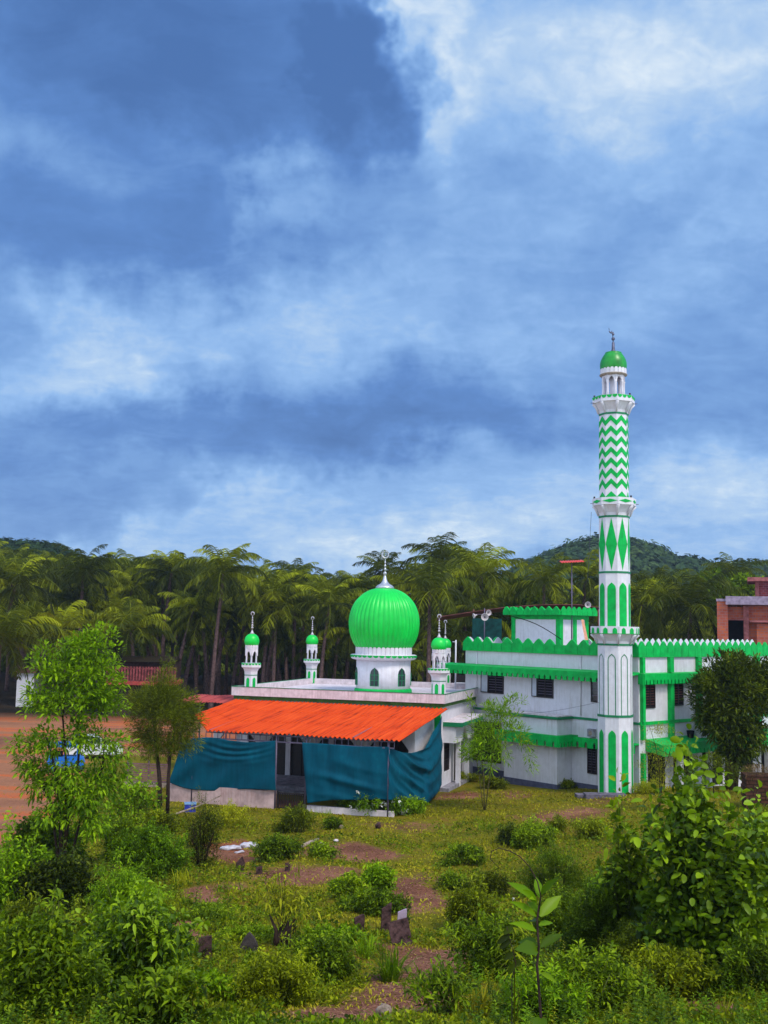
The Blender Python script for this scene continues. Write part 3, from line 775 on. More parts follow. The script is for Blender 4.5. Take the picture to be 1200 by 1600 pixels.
def build_annex():
    L, DL, DR, WR = 13.1, 7.6, 27.0, 9.0
    z1 = 7.60
    m = MB()
    m.box(-L, 0, 0, .25, 0, z1); m.box(-L, -L+.25, .25, DL, 0, z1); m.box(-L+.25, -WR, DL-.25, DL, 0, z1)
    m.box(-.25, 0, .25, DR, 0, z1); m.box(-WR, -.25, DR-.25, DR, 0, z1); m.box(-WR, -WR+.25, DL, DR-.25, 0, z1)
    m.build('wall', WHITE, annex)
    r = MB(); r.box(-L+.25, -.25, .25, DL-.25, 7.2, 7.42); r.box(-WR+.25, -.25, DL-.25, DR-.25, 7.2, 7.419); r.build('roof_slab', CONC, annex)
    # battlements: green outside, white inside (two skins butted back to back)
    p = MB(); q = MB(); zt, zv, z0 = 8.44, 8.10, 7.58
    F = dict(z0=z0, zv=zv, zt=zt)
    merlons(p, -L-.15, .12, -.12, 'x', 1, z0, zv, zt, .83, .12, skip=(3, 9)); merlons(q, -L-.15, .0, .0, 'x', 1, z0+.02, zv-.004, zt-.01, .83, .06, skip=(3, 9))
    merlons(p, -.12, DR, .0, 'y', 1, z0, zv, zt, .66, .12); merlons(q, .1, DR, -.06, 'y', 1, z0+.02, zv-.004, zt-.01, .66, .06)
    merlons(q, -L-.15, -WR, DL-.06, 'x', 1, z0, zv, zt, .83, .06); merlons(p, -L-.15, -WR, DL, 'x', 1, z0, zv-.004, zt-.01, .83, .12)
    merlons(q, DL, DR, -WR, 'y', 1, z0, zv+.05, zt+.05, .66, .06); merlons(p, DL, DR, -WR-.12, 'y', 1, z0, zv, zt, .66, .12)
    merlons(p, -.1, DL, -L-.15, 'y', 1, z0, zv, zt, .83, .12); merlons(q, .0, DL, -L-.03, 'y', 1, z0, zv-.004, zt-.01, .83, .06)
    b = p.build('battlement', GREEN, annex); q.build('battlement_back', WHITE2, b)
    # upper canopy, front
    c = MB(); cz0, cz1 = 6.16, 6.68
    c.prism([(0, cz1+.10), (-.62, cz1-.02), (-.62, cz1-.08), (0, cz1-.02)], (-L-1.45, 0, 0), (0, 1, 0), (0, 0, 1), (1, 0, 0), L+1.5)
    fringe(c, -L-1.45, .05, -.69, 'x', 1, cz0, cz1, .42, .14, .22)
    c.prism([(-.62, cz1-.02), (-.62, cz0+.1), (0, cz0+.1), (0, cz1)], (-L-1.45, 0, 0), (0, 1, 0), (0, 0, 1), (1, 0, 0), .06)
    c.build('upper_canopy', GREEN, annex)
    # upper canopy, side
    c = MB()
    c.prism([(0, cz1+.06), (.32, cz1), (.32, cz1-.06), (0, cz1-.05)], (0, .0, 0), (1, 0, 0), (0, 0, 1), (0, 1, 0), DR)
    fringe(c, 0, DR, .32, 'y', 1, cz0-.02, cz1+.02, .33, .10, .24); c.box(0, .32, -.06, 0, cz0-.02, cz1+.02)
    c.build('upper_canopy', GREEN, annex)
    # string band
    g = MB(); g.box(-L+.02, .03, -.05, 0, 3.99, 4.12); g.build('string_band', LINEG, annex)
    g = MB(); g.box(0, .10, .03, DR, 3.97, 4.14); g.build('string_band', GREEN, annex)
    # side pilasters
    ys = [.10, 2.62, 5.35, 8.35, 11.6, 15.0, 18.6, 22.4, 26.4]
    for y in ys:
        g = MB(); w = .34 if y > 1 else .22
        g.box(0.001, .22, y, y+w, 4.14, cz0-.03); g.box(0.001, .22, y, y+w, cz1+.07, z1-.03); g.box(0.001, .22, y, y+w, 3.20, 3.97)
        if y < 1: g.box(0.001, .22, y, y+w, 0, 2.5)
        g.build('pilaster', GREEN, annex)
    # projecting ground floor bay with its roof slab
    bx0, bx1, by = -8.6, -4.58, -1.26
    m = MB(); m.box(bx0, bx1, by, -.002, .42, 3.95); bay = m.build('projecting_bay', WHITE, annex)
    m = MB(); m.box(bx0-.06, bx1+.06, by-.06, -.004, -.3, .42); m.build('plinth', PLINTH, bay)
    m = MB(); m.box(bx0-.9, bx1+.12, by-.12, -.054, 3.99, 4.12, 0); m.box(bx0-.85, bx1+.02, by-.02, -.06, 4.121, 4.18, 1); m.build('slab', [LINEG, PINKW], bay)
    m = MB(); m.box(-L, bx0, -.05, 0, -.3, .5); m.build('plinth', PLINTH, annex)
    m = MB(); m.box(bx1+.061, 0, -.05, 0, -.3, .5); m.build('plinth', PLINTH, annex)
    # lower canopy wraps the bay
    lz0, lz1 = 2.52, 3.14
    c = MB(); o = .45
    fringe(c, -8.9, bx1+o, by-o-.07, 'x', 1, lz0, lz1, .62, .13, .30); fringe(c, by-o, -o-.01, bx1+o, 'y', 1, lz0, lz1, .32, .11, .28)
    fringe(c, bx1+o+.07, .05, -o-.07, 'x', 1, lz0, lz1-.08, .62, .17, .30)
    c.box(-8.9, bx1+o, by-o, by, lz1-.12, lz1-.03); c.box(bx1, bx1+o, by, -.004, lz1-.12, lz1-.03); c.box(bx1+o, 0, -o, 0, lz1-.2, lz1-.12)
    c.build('lower_canopy', GREEN, annex)
    # lower canopy on the side, deeper
    c = MB(); e = 1.05
    c.prism([(0, 3.22), (e, 2.98), (e, 2.90), (0, 3.10)], (0, .6, 0), (1, 0, 0), (0, 0, 1), (0, 1, 0), DR-.6)
    fringe(c, .6, DR, e, 'y', 1, 2.40, 2.99, .36, .11, .26)
    c.prism([(0, 3.1), (0, 2.6), (e, 2.45), (e, 2.90)], (0, .55, 0), (1, 0, 0), (0, 0, 1), (0, 1, 0), .06)
    c.build('lower_canopy', GREEN, annex)
    # upper windows: positions along the front from their pixels
    def fx(px, off=0):
        d = ray(px, 1070); d = Vector((d.x, d.y)); u = Vector((math.cos(AA), math.sin(AA))); n = Vector((-math.sin(AA), math.cos(AA)))
        o2 = Vector((AO.x, AO.y))+n*off; t = (o2.dot(n))/(d.dot(n)); return (d*t-o2).dot(u)
    window(fx(764.5), fx(786), 5.12, 6.34, 'F', shutter=(fx(753.5), fx(763)))
    window(fx(841.5), fx(863.5), 5.10, 6.32, 'F', shutter=(fx(833), fx(839.5)))
    window(fx(925.5), fx(949), 5.08, 6.28, 'F', bars=3)
    window(fx(919.5), fx(931), 1.16, 2.62, 'F', bars=9)
    def sy(px):
        d = ray(px, 1070); d = Vector((d.x, d.y)); u = Vector((math.cos(AA), math.sin(AA))); n = Vector((-math.sin(AA), math.cos(AA)))
        o2 = Vector((AO.x, AO.y)); t = (o2.dot(u))/(d.dot(u)); return (d*t-o2).dot(n)
    window(sy(1007), sy(1021.5), 4.92, 6.18, 'S', bars=8); window(sy(1052), sy(1065.5), 4.96, 6.18, 'S', bars=8)
    window(8.95+.4, 10.3, 4.95, 6.18, 'S', bars=8); window(19.3, 20.4, 4.95, 6.18, 'S', bars=8)
    # ground floor: near-black plates painted in for the shaded recess and side arcade openings
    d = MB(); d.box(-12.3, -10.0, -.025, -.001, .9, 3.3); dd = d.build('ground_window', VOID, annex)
    d = MB()
    for i in range(8): d.box(-12.3+i*.32, -12.26+i*.32, -.06, -.026, .9, 3.3)
    d.build('bars', DARKWOOD, dd)
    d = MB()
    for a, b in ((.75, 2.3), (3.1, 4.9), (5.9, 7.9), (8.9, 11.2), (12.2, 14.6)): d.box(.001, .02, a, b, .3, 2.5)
    d.build('shade_plate', VOID, annex)
    for y in (2.6, 5.4, 8.3, 11.6):
        d = MB(); d.box(.55, .8, y, y+.28, 0, 2.5); d.build('arcade_column', WHITE2, annex)
    for x, z0_, z1_ in ((-L+1.02, 4.2, 7.5), (-3.9, 4.2, 7.5), (-.55, .5, 7.5)):
        w = MB(); w.tube([(x, -.04, z0_), (x, -.04, z1_)], .035, 8); w.build('drain_pipe', WHITE2, annex)
    # rooftop stair room
    sx0, sx1, sy0, sy1 = -11.9, -7.98, 3.0, 5.7
    s = MB(); s.box(sx0, sx1, sy0, sy1, 7.42, 9.86); st = s.build('stair_room', WHITE2, annex)
    g = MB(); w = .32
    for a, b in ((sx0-.04, sy0-.04), (sx1-w+.04, sy0-.04), (sx1-w+.04, sy1-w+.04), (sx0-.04, sy1-w+.04)): g.box(a, a+w, b, b+w, 7.43, 9.6)
    g.box(sx1-.001, sx1+.04, 4.25, 4.6, 7.43, 9.6)
    g.box(sx0-.05, sx1+.05, sy0-.05, sy1+.05, 9.602, 9.855)
    g.build('green_trim', GREEN, st)
    g = MB(); e = .38; g.box(sx0-e, sx1+e, sy0-e, sy1+e, 9.861, 9.98)
    merlons(g, sx0-e, sx1+e, sy0-e, 'x', -1, 9.87, 10.14, 10.40, .56, .1); merlons(g, sy0-e, sy1+e, sx1+e, 'y', 1, 9.87, 10.14, 10.40, .52, .1)
    merlons(g, sx0-e, sx1+e, sy1+e, 'x', 1, 9.87, 10.14, 10.40, .56, .1); merlons(g, sy0-e, sy1+e, sx0-e, 'y', -1, 9.87, 10.14, 10.40, .52, .1)
    g.build('crown', GREEN, st)
build_annex()

# ================================================================ THINGS AROUND THE HALL
def mfix(px, py, yl):
    """local hall x and z where the sight line through a pixel crosses the vertical plane y=yl of the hall"""
    d = ray(px, py); n = Vector((-math.sin(MA), math.cos(MA), 0)); o = Vector((MO.x, MO.y, 0))+n*yl
    t = (o-Vector((0, 0, 0))).dot(n)/d.dot(n); p = CAM+d*t; q = p-o
    return q.x*math.cos(MA)+q.y*math.sin(MA), p.z
def mworld(x, y, z):
    return Vector((MO.x+x*math.cos(MA)-y*math.sin(MA), MO.y+x*math.sin(MA)+y*math.cos(MA), z))

def streak_mat(name, c1, c2, c3, sc3=(9., .5, 1.), rough=.5):
    m = bpy.data.materials.new(name); m.use_nodes = True; t = NT(m.node_tree); b = m.node_tree.nodes['Principled BSDF']
    v = t.n('ShaderNodeTexCoord').outputs['Object']
    n = t.noise(t.vm('MULTIPLY', v, sc3), 1.0, 6, .65); n2 = t.noise(v, .45, 4)
    c = t.ramp(t.m('ADD', t.m('MULTIPLY', n.outputs[0], .8), t.m('MULTIPLY', n2.outputs[0], .2)), [(.36, c1), (.46, c2), (.66, c3)])
    t.put(b.inputs['Base Color'], c); b.inputs['Roughness'].default_value = .7; b.inputs['Specular IOR Level'].default_value = .08
    return m
ORANGE = streak_mat('orange_roofing', (.24, .022, .008), (.58, .050, .006), (.74, .090, .012), (13., .3, 1.))
REDROOF = streak_mat('red_roofing', (.16, .03, .03), (.36, .055, .05), (.50, .10, .09))

def corrugated(mb, xa, xb, y0f, y1f, zf, amp=.045, per=.24, ny=14, th=.008):
    nx = int((xb-xa)/per*6)+1; vs = []
    for k in (0, 1):
        for j in range(ny+1):
            for i in range(nx+1):
                x = xa+(xb-xa)*i/nx; y = y0f(x)+(y1f(x)-y0f(x))*j/ny
                vs.append((x, y, zf(x, y)+amp*math.sin(2*PI*x/per)-k*th))
    W = nx+1; o2 = W*(ny+1); fs = []
    for j in range(ny):
        for i in range(nx):
            q = j*W+i; fs.append((q, q+1, q+W+1, q+W)); fs.append((o2+q, o2+q+W, o2+q+W+1, o2+q+1))
    for i in range(nx):
        fs.append((i, o2+i, o2+i+1, i+1)); q = ny*W+i; fs.append((q, q+1, o2+q+1, o2+q))
    for j in range(ny):
        q = j*W; fs.append((q, q+W, o2+q+W, o2+q)); q = j*W+nx; fs.append((q, o2+q, o2+q+W, q+W))
    mb.add(vs, fs, 0, True)

YF = -8.62
def build_awning():
    root = thing('sheet_metal_awning', 'orange corrugated lean-to roof on steel posts in front of the white hall', 'awning', Vector((MO.x, MO.y, 0)), MA)
    xr = .25
    def yend(x):
        s = xr-x
        return -8.8 if s < 10.2 else -8.8+(s-10.2)/2.8*3.8
    for i, (u0, u1) in enumerate(((0, .36), (.34, .68), (.66, 1.0))):
        m = MB()
        zf = lambda x, y, i=i: 4.56+.102*(y+.05)-.014*i+.02*math.sin(x*.8)*(-y/8)+.012*math.sin(x*2.9+y)
        corrugated(m, xr-13, xr, lambda x, u0=u0: -.05+(yend(x)+.05)*u0, lambda x, u1=u1: -.05+(yend(x)+.05)*u1, zf)
        m.build('roof_sheet', ORANGE, root)
    zf = lambda y: 4.48+.102*y
    for y in (-1.5, -3.3, -5.1, -6.9):
        m = MB(); xa = xr-12.6 if y > -5 else xr-11.2; m.box(xa, xr-.15, y-.03, y+.03, zf(y)-.06, zf(y)); m.build('purlin', STEEL, root)
    # front lattice beam
    xa, xb = -10.1, -.1; zt, zb = 3.52, 3.22
    m = MB(); m.box(xa, xb, YF-.03, YF+.03, zt, zt+.06); m.box(xa, xb, YF-.03, YF+.03, zb, zb+.06)
    n = 30
    for i in range(n+1): xx = xa+(xb-xa)*i/n; m.box(xx-.015, xx+.015, YF-.015, YF+.015, zb+.06, zt)
    m.build('lattice_beam', STEEL, root)
    for y0 in (-.3,):
        for x in (-9.9, -6.3, -2.2, -.2):
            m = MB()
            m.prism([(-8.6, 3.60), (-8.6, 3.66), (-3.7, 4.12), (-3.7, 4.06)], (x-.03, 0, 0), (0, 1, 0), (0, 0, 1), (1, 0, 0), .06); m.build('rafter', STEEL, root)
    for px in (301, 431, 478, 607):
        x, _ = mfix(px, 1200, YF); m = MB(); m.tube([(x, YF, 0), (x, YF, 3.55)], .045, 8); m.build('post', STEEL, root)
    return root
build_awning()

def cloth_mat():
    m = bpy.data.materials.new('shade_net'); m.use_nodes = True; t = NT(m.node_tree); b = m.node_tree.nodes['Principled BSDF']
    v = t.n('ShaderNodeTexCoord').outputs['Object']; n = t.noise(v, 1.2, 5, .6)
    n2 = t.noise(t.vm('MULTIPLY', v, (3., 3., .4)), 2, 4)
    c = t.ramp(t.m('ADD', t.m('MULTIPLY', n.outputs[0], .6), t.m('MULTIPLY', n2.outputs[0], .4)), [(.35, (.0002, .050, .088)), (.6, (.0004, .080, .135)), (.72, (.001, .12, .18))])
    t.put(b.inputs['Base Color'], c); b.inputs['Roughness'].default_value = .7; b.inputs['Specular IOR Level'].default_value = .1
    return m
CLOTH = cloth_mat()
def curve(pts, u):
    """piecewise smooth interpolation through pts (list of vectors)"""
    n = len(pts)-1; f = min(u*n, n-1e-6); i = int(f); t = f-i
    p0, p1, p2, p3 = pts[max(i-1, 0)], pts[i], pts[i+1], pts[min(i+2, n)]
    return .5*((2*p1)+(p2-p0)*t+(2*p0-5*p1+4*p2-p3)*t*t+(3*p1-p0-3*p2+p3)*t*t*t)
def shade_cloth(label, top, bot, disp, nu=110, nv=50):
    vs = []
    a = [Vector(p) for p in top]; b = [Vector(p) for p in bot]
    nrm = (a[-1]-a[0]).cross(Vector((0, 0, 1))).normalized()
    o0 = a[0].copy()
    for k in (0, 1):
        for j in range(nv+1):
            for i in range(nu+1):
                u, v = i/nu, j/nv
                p = curve(a, u)*(1-v)+curve(b, u)*v
                vs.append(p+nrm*(disp(u, v)*1.7-k*.012)-o0)
    W = nu+1; o2 = W*(nv+1); fs = []
    for j in range(nv):
        for i in range(nu):
            q = j*W+i; fs.append((q, q+1, q+W+1, q+W)); fs.append((o2+q, o2+q+W, o2+q+W+1, o2+q+1))
    for i in range(nu):
        fs.append((i, o2+i, o2+i+1, i+1)); q = nv*W+i; fs.append((q, q+1, o2+q+1, o2+q))
    for j in range(nv):
        q = j*W; fs.append((q, q+W, o2+q+W, o2+q)); q = j*W+nu; fs.append((q, o2+q, o2+q+W, q+W))
    m = MB(); m.add(vs, fs, 0, True); o = m.build('shade_cloth', CLOTH, None, o0)
    return tag(o, label, 'shade cloth', 'blue green cloths hung from the awning')
def wpt(px, py, yl): x, z = mfix(px, py, yl); return mworld(x, yl, z)
def fold(x, sharp=3): return abs(math.sin(x))**sharp
def build_cloths():
    y = YF-.09
    top = [wpt(*p, y) for p in ((287, 1156), (325, 1152), (360, 1157), (392, 1160), (431, 1157))]
    bot = [wpt(*p, y) for p in ((265, 1222), (290, 1232), (335, 1236), (385, 1233), (431, 1235))]
    def d(u, v):
        sag = 4*(u-.55)**2
        return .05*math.sin(5*u+2)+.07*fold(7*(v+.35*(1-sag)*.55)+.7*u, 4)*math.exp(-((v-.22)/.2)**2-((u-.55)/.3)**2)+.05*fold(26*(v-.2*(1-sag)), 2)*math.exp(-((v-.22)/.16)**2-((u-.55)/.28)**2)+.02*math.sin(9*v+14*u)*v+.012*math.sin(31*u+5*v)
    shade_cloth('blue green shade cloth stretched left of the dark doorway above the pink low wall', top, bot, d)
    top = [wpt(*p, y) for p in ((472, 1160), (510, 1162), (560, 1166), (607, 1167))]
    bot = [wpt(*p, y) for p in ((481, 1255), (520, 1250), (565, 1250), (607, 1250))]
    def d2(u, v):
        w = v-.15
        return .05*math.sin(4*u+v)+.10*fold(5.0*(u*1.1-w*w*.55)+1.6, 5)*math.sin(PI*min(1, v*1.2))*math.exp(-((u-.35)/.28)**2)+.08*fold(9*(v-u*.45)+.8, 4)*math.exp(-((v-.7)/.28)**2-((u-.5)/.35)**2)+.012*math.sin(33*u)
    shade_cloth('blue green shade cloth hanging flat in the middle, between doorway and last post', top, bot, d2)
    a = [wpt(607, 1168, y), wpt(632, 1176, -6.6), wpt(655, 1172, -3.9), wpt(672, 1150, -2.2), wpt(690, 1119, -.25)]
    b = [wpt(607, 1250, y), wpt(634, 1250, -7.0), wpt(656, 1250, -5.6), wpt(672, 1252, -4.4), wpt(691, 1226, -.3)]
    def d3(u, v):
        s = 1-u
        return .13*fold(8.5*(v*.9+.75*s*s)-.7+2.2*u, 4)*math.sin(PI*min(1, .12+v))*(.35+.65*math.sin(PI*u))+.07*fold(19*(v*.8+.8*s*s)+3*u, 3)*math.sin(PI*u)+.015*math.sin(30*u)
    shade_cloth('blue green shade cloth swagged in deep folds from the post to the hall corner', a, b, d3)
build_cloths()

def build_low_wall():
    x0, _ = mfix(262, 1240, YF); x1, _ = mfix(429, 1240, YF)
    m = MB(); m.box(x0, x1, YF-.02, YF+.22, -.25, .86); o = m.build('low_wall', mat('pink_plaster', (.58, .40, .40), .9, .15, .2, 1.6, .3, 20, stain=(.30, .13, .11)), None, Vector((MO.x, MO.y, 0)), MA)
    tag(o, 'low pinkish plastered wall with red stains under the left shade cloth', 'wall')
    x0, _ = mfix(480, 1240, YF); x1, _ = mfix(700, 1240, YF)
    m = MB(); m.box(x0, x0+4.4, YF-.02, YF+.22, -.25, .30); o = m.build('low_wall', PINKW, None, Vector((MO.x, MO.y, 0)), MA)
    tag(o, 'very low plastered kerb wall under the middle shade cloth, beside the barred gate', 'wall')
    g0, _ = mfix(433, 1240, YF); g1, _ = mfix(477, 1240, YF)
    r = thing('barred_gate', 'low dark gate of thin vertical bars closing the doorway between the cloths', 'gate', Vector((MO.x, MO.y, 0)), MA)
    m = MB(); m.box(g0, g1, YF-.02, YF+.02, .78, .83); m.box(g0, g1, YF-.02, YF+.02, .08, .13); m.box(g0, g0+.05, YF-.03, YF+.03, 0, .9); m.box(g1-.05, g1, YF-.03, YF+.03, 0, .9); m.build('frame', DARKWOOD, r)
    m = MB(); n = 16
    for i in range(1, n): x = g0+(g1-g0)*i/n; m.box(x-.018, x+.018, YF-.01, YF+.01, .13, .78)
    m.build('bars', DARKWOOD, r)
build_low_wall()

# ---------------------------------------------------------------- things left of the hall and in the yard
def at_ground(px, py):
    p = U(px, py, 50); d = ray(px, py); t = (0-HC)/d.z; return CAM+d*t
def build_yard():
    # red sheet roof shelter just left of the hall
    p = U(333, 1092, 66); r = thing('red_roof_shelter', 'low shelter with a faded red sheet roof at the left end of the hall', 'shelter', (p.x, p.y, 0), MA)
    z = p.z
    m = MB(); corrugated(m, -1.8, 1.9, lambda x: -1.3, lambda x: 1.5, lambda x, y: z+.10*y+.02*math.sin(x*3)+.05*x*.3, .02, .2, 6); m.build('roof_sheet', REDROOF, r)
    for x, y in ((-1.5, -1.1), (1.5, -1.1), (-1.5, 1.2), (1.5, 1.2)): m = MB(); m.tube([(x, y, 0), (x, y, z-.15)], .05, 8); m.build('post', STEEL, r)
    # slatted steel fence
    a = at_ground(198, 1228); r = thing('slatted_fence', 'purple grey fence of horizontal slats behind the twin-trunk tree', 'fence', (a.x, a.y, 0), R_(-6))
    m = MB(); m.box(-.1, 2.6, -.15, .2, -.1, .22); m.build('base_wall', LIGHTSTONE, r)
    m = MB()
    for i in range(9): m.box(0, 2.45, -.02, .01, .26+i*.115, .33+i*.115)
    m.build('slats', mat('purple_slats', (.22, .10, .13), .6, .3, .2, 6), r)
    for x in (0, 1.2, 2.4): m = MB(); m.box(x-.03, x+.03, .012, .06, .22, 1.38); m.build('post', STEEL, r)
    # house with a red balustrade behind the palm trunks
    p = U(222, 1052, 104); r = thing('garden_house', 'small dark house with a red slatted balcony among the palm trunks', 'house', (p.x, p.y, 0), R_(4))
    m = MB(); m.box(-3.1, 3.1, .4, 4, 0, 5.2); m.build('wall', mat('dark_wall', (.06, .035, .035), .9, .1, .2), r)
    m = MB(); m.box(-3.4, 3.4, -.7, 4.3, 3.0, 3.35); m.build('balcony_floor', REDSHEET, r)
    m = MB()
    for i in range(24): m.box(-3.3+i*.28, -3.12+i*.28, -.66, -.6, 3.352, 4.75)
    m.box(-3.35, 3.35, -.595, -.55, 4.5, 4.62); m.build('balustrade', mat('red_slats', (.24, .055, .06), .7, .2, .3, 4), r)
    m = MB(); m.prism([(-.6, 5.2), (4.5, 5.2), (1.9, 5.7)], (-3.2, 0, 0), (0, 1, 0), (0, 0, 1), (1, 0, 0), 6.4); m.build('roof', mat('dark_thatch', (.03, .022, .014), .95, .05, .3), r)
    p = U(33, 1085, 113); r = thing('white_house', 'plain white cottage wall seen under the leftmost palm', 'house', (p.x, p.y, 0), R_(8))
    m = MB(); m.box(-.5, 1.2, 0, 4, 0, 3.5); m.build('wall', WHITE2, r)
    m = MB(); m.prism([(-.3, 3.501), (4.3, 3.501), (2., 4.1)], (-.7, 0, 0), (0, 1, 0), (0, 0, 1), (1, 0, 0), 2.1); m.build('roof', RUST, r)
    m = MB(); m.box(.5, .9, -.03, -.001, 1.2, 2.2); m.build('window', VOID, r)
    # blue three-wheeler
    BLUE = mat('blue_paint', (.01, .16, .62), .35, .5, .1, 4); TYRE = mat('tyre', (.015, .015, .016), .9, .2, .1)
    a = at_ground(102, 1206); r = thing('three_wheeler', 'bright blue three-wheeled vehicle with a blue roof parked behind the leafy tree', 'vehicle', (a.x, a.y, 0), R_(14))
    m = MB(); m.prism([(-1.05, .35), (.95, .35), (1.12, .55), (1.02, .85), (.70, .95), (-1.05, .95)], (0, -.55, 0), (1, 0, 0), (0, 0, 1), (0, 1, 0), 1.1); m.build('body', BLUE, r)
    m = MB(); m.prism([(-1.08, 1.50), (.62, 1.50), (.80, 1.42), (.62, 1.66), (.3, 1.74), (-.95, 1.72)], (0, -.6, 0), (1, 0, 0), (0, 0, 1), (0, 1, 0), 1.2); m.build('roof', BLUE, r)
    for x, y in ((-.95, -.52), (-.95, .46), (.62, -.52), (.62, .46), (-.1, -.52)): m = MB(); m.box(x, x+.07, y, y+.06, .951, 1.5); m.build('roof_pillar', BLUE, r)
    m = MB(); m.box(-.85, -.2, -.45, .45, .952, 1.2); m.build('seat', VOID, r)
    m = MB(); m.prism([(.72, .95), (.78, .95), (.66, 1.48), (.60, 1.48)], (0, -.42, 0), (1, 0, 0), (0, 0, 1), (0, 1, 0), .84); m.build('windscreen', GLASS, r)
    for x, y in ((-.7, -.6), (-.7, .48), (.85, -.06)):
        m = MB(); m.tube([(x, y, .26), (x, y+.12, .26)], .26, 18); w = m.build('wheel', TYRE, r)
        m = MB(); m.tube([(x, y-.01, .26), (x, y+.13, .26)], .13, 14); m.build('rim', BLUE, w)
    # white car
    WC = mat('white_car_paint', (.75, .77, .80), .25, .6, .03)
    a = at_ground(147, 1184); r = thing('white_car', 'white hatchback parked in the yard, half hidden by leaves', 'car', (a.x, a.y, 0), R_(20))
    m = MB(); m.prism([(-1.75, .30), (1.75, .30), (1.80, .60), (1.62, .88), (.95, .98), (-1.68, 1.0), (-1.80, .65)], (0, -.78, 0), (1, 0, 0), (0, 0, 1), (0, 1, 0), 1.56); m.build('body', WC, r)
    m = MB(); m.prism([(-1.62, 1.0), (.90, .99), (.30, 1.42), (-1.30, 1.44)], (0, -.70, 0), (1, 0, 0), (0, 0, 1), (0, 1, 0), 1.40); cb = m.build('cabin', GLASS, r)
    m = MB(); m.prism([(.32, 1.421), (.05, 1.50), (-1.20, 1.51), (-1.34, 1.441)], (0, -.69, 0), (1, 0, 0), (0, 0, 1), (0, 1, 0), 1.38); m.build('roof', WC, r)
    for x in (-.5, .28): m = MB(); m.box(x, x+.08, -.712, -.701, 1.0, 1.42); m.build('pillar', WC, cb)
    for x in (-1.1, 1.12):
        for y in (-.80, .64):
            m = MB(); m.tube([(x, y, .30), (x, y+.16, .30)], .30, 20); w = m.build('wheel', TYRE, r)
            m = MB(); m.tube([(x, y-.01, .30), (x, y+.17, .30)], .17, 14); m.build('rim', SILVER, w)
    for y in (-.62, .40): m = MB(); m.box(1.70, 1.80, y, y+.22, .62, .76); m.build('headlight', GLASS, r)
    # timber and pipes beside the hall's left end
    a = at_ground(262, 1196); r = thing('timber_rack', 'small open rack of rusty rails at the left end of the awning', 'rack', (a.x, a.y, 0), R_(10))
    for x in (-1.2, 0, 1.2): m = MB(); m.box(x-.04, x+.04, -.04, .04, 0, 2.0); m.build('post', RUST, r)
    for z in (.7, 1.3, 1.9): m = MB(); m.box(-1.4, 1.4, -.09, -.045, z, z+.07); m.build('rail', RUST, r)
    # blue plastic crate by the low wall
    a = G(297, 1268); r = thing('plastic_crate', 'small blue plastic crate on the grass before the pink low wall', 'crate', (a.x, a.y, a.z), R_(12))
    BP = mat('blue_plastic', (.03, .05, .42), .4, .4, .15)
    m = MB(); m.box(-.26, .26, -.2, .2, -.03, .04); m.box(-.26, .26, -.2, -.17, .04, .36); m.box(-.26, .26, .17, .2, .04, .36); m.box(-.26, -.23, -.17, .17, .04, .36); m.box(.23, .26, -.17, .17, .04, .36); m.build('box', BP, r)
    m = MB(); m.box(-.28, .28, -.22, -.2, .36, .42); m.box(-.28, .28, .2, .22, .36, .42); m.box(-.28, -.26, -.2, .2, .36, .42); m.box(.26, .28, -.2, .2, .36, .42); m.build('rim', mat('pale_blue_plastic', (.25, .45, .75), .4, .4, .1), r)
    # leaning bleached pole
    a = G(262, 1285); b = U(345, 1243, a.y+3.2)
    m = MB(); m.tube([a+Vector((-.6, 0, .05))-a, (b-a)*.5+Vector((0, 0, .05)), b-a], [.05, .045, .03], 8); o = m.build('fallen_branch', LIGHTSTONE, None, a); tag(o, 'pale dead branch leaning on the left end of the low wall', 'branch')
build_yard()

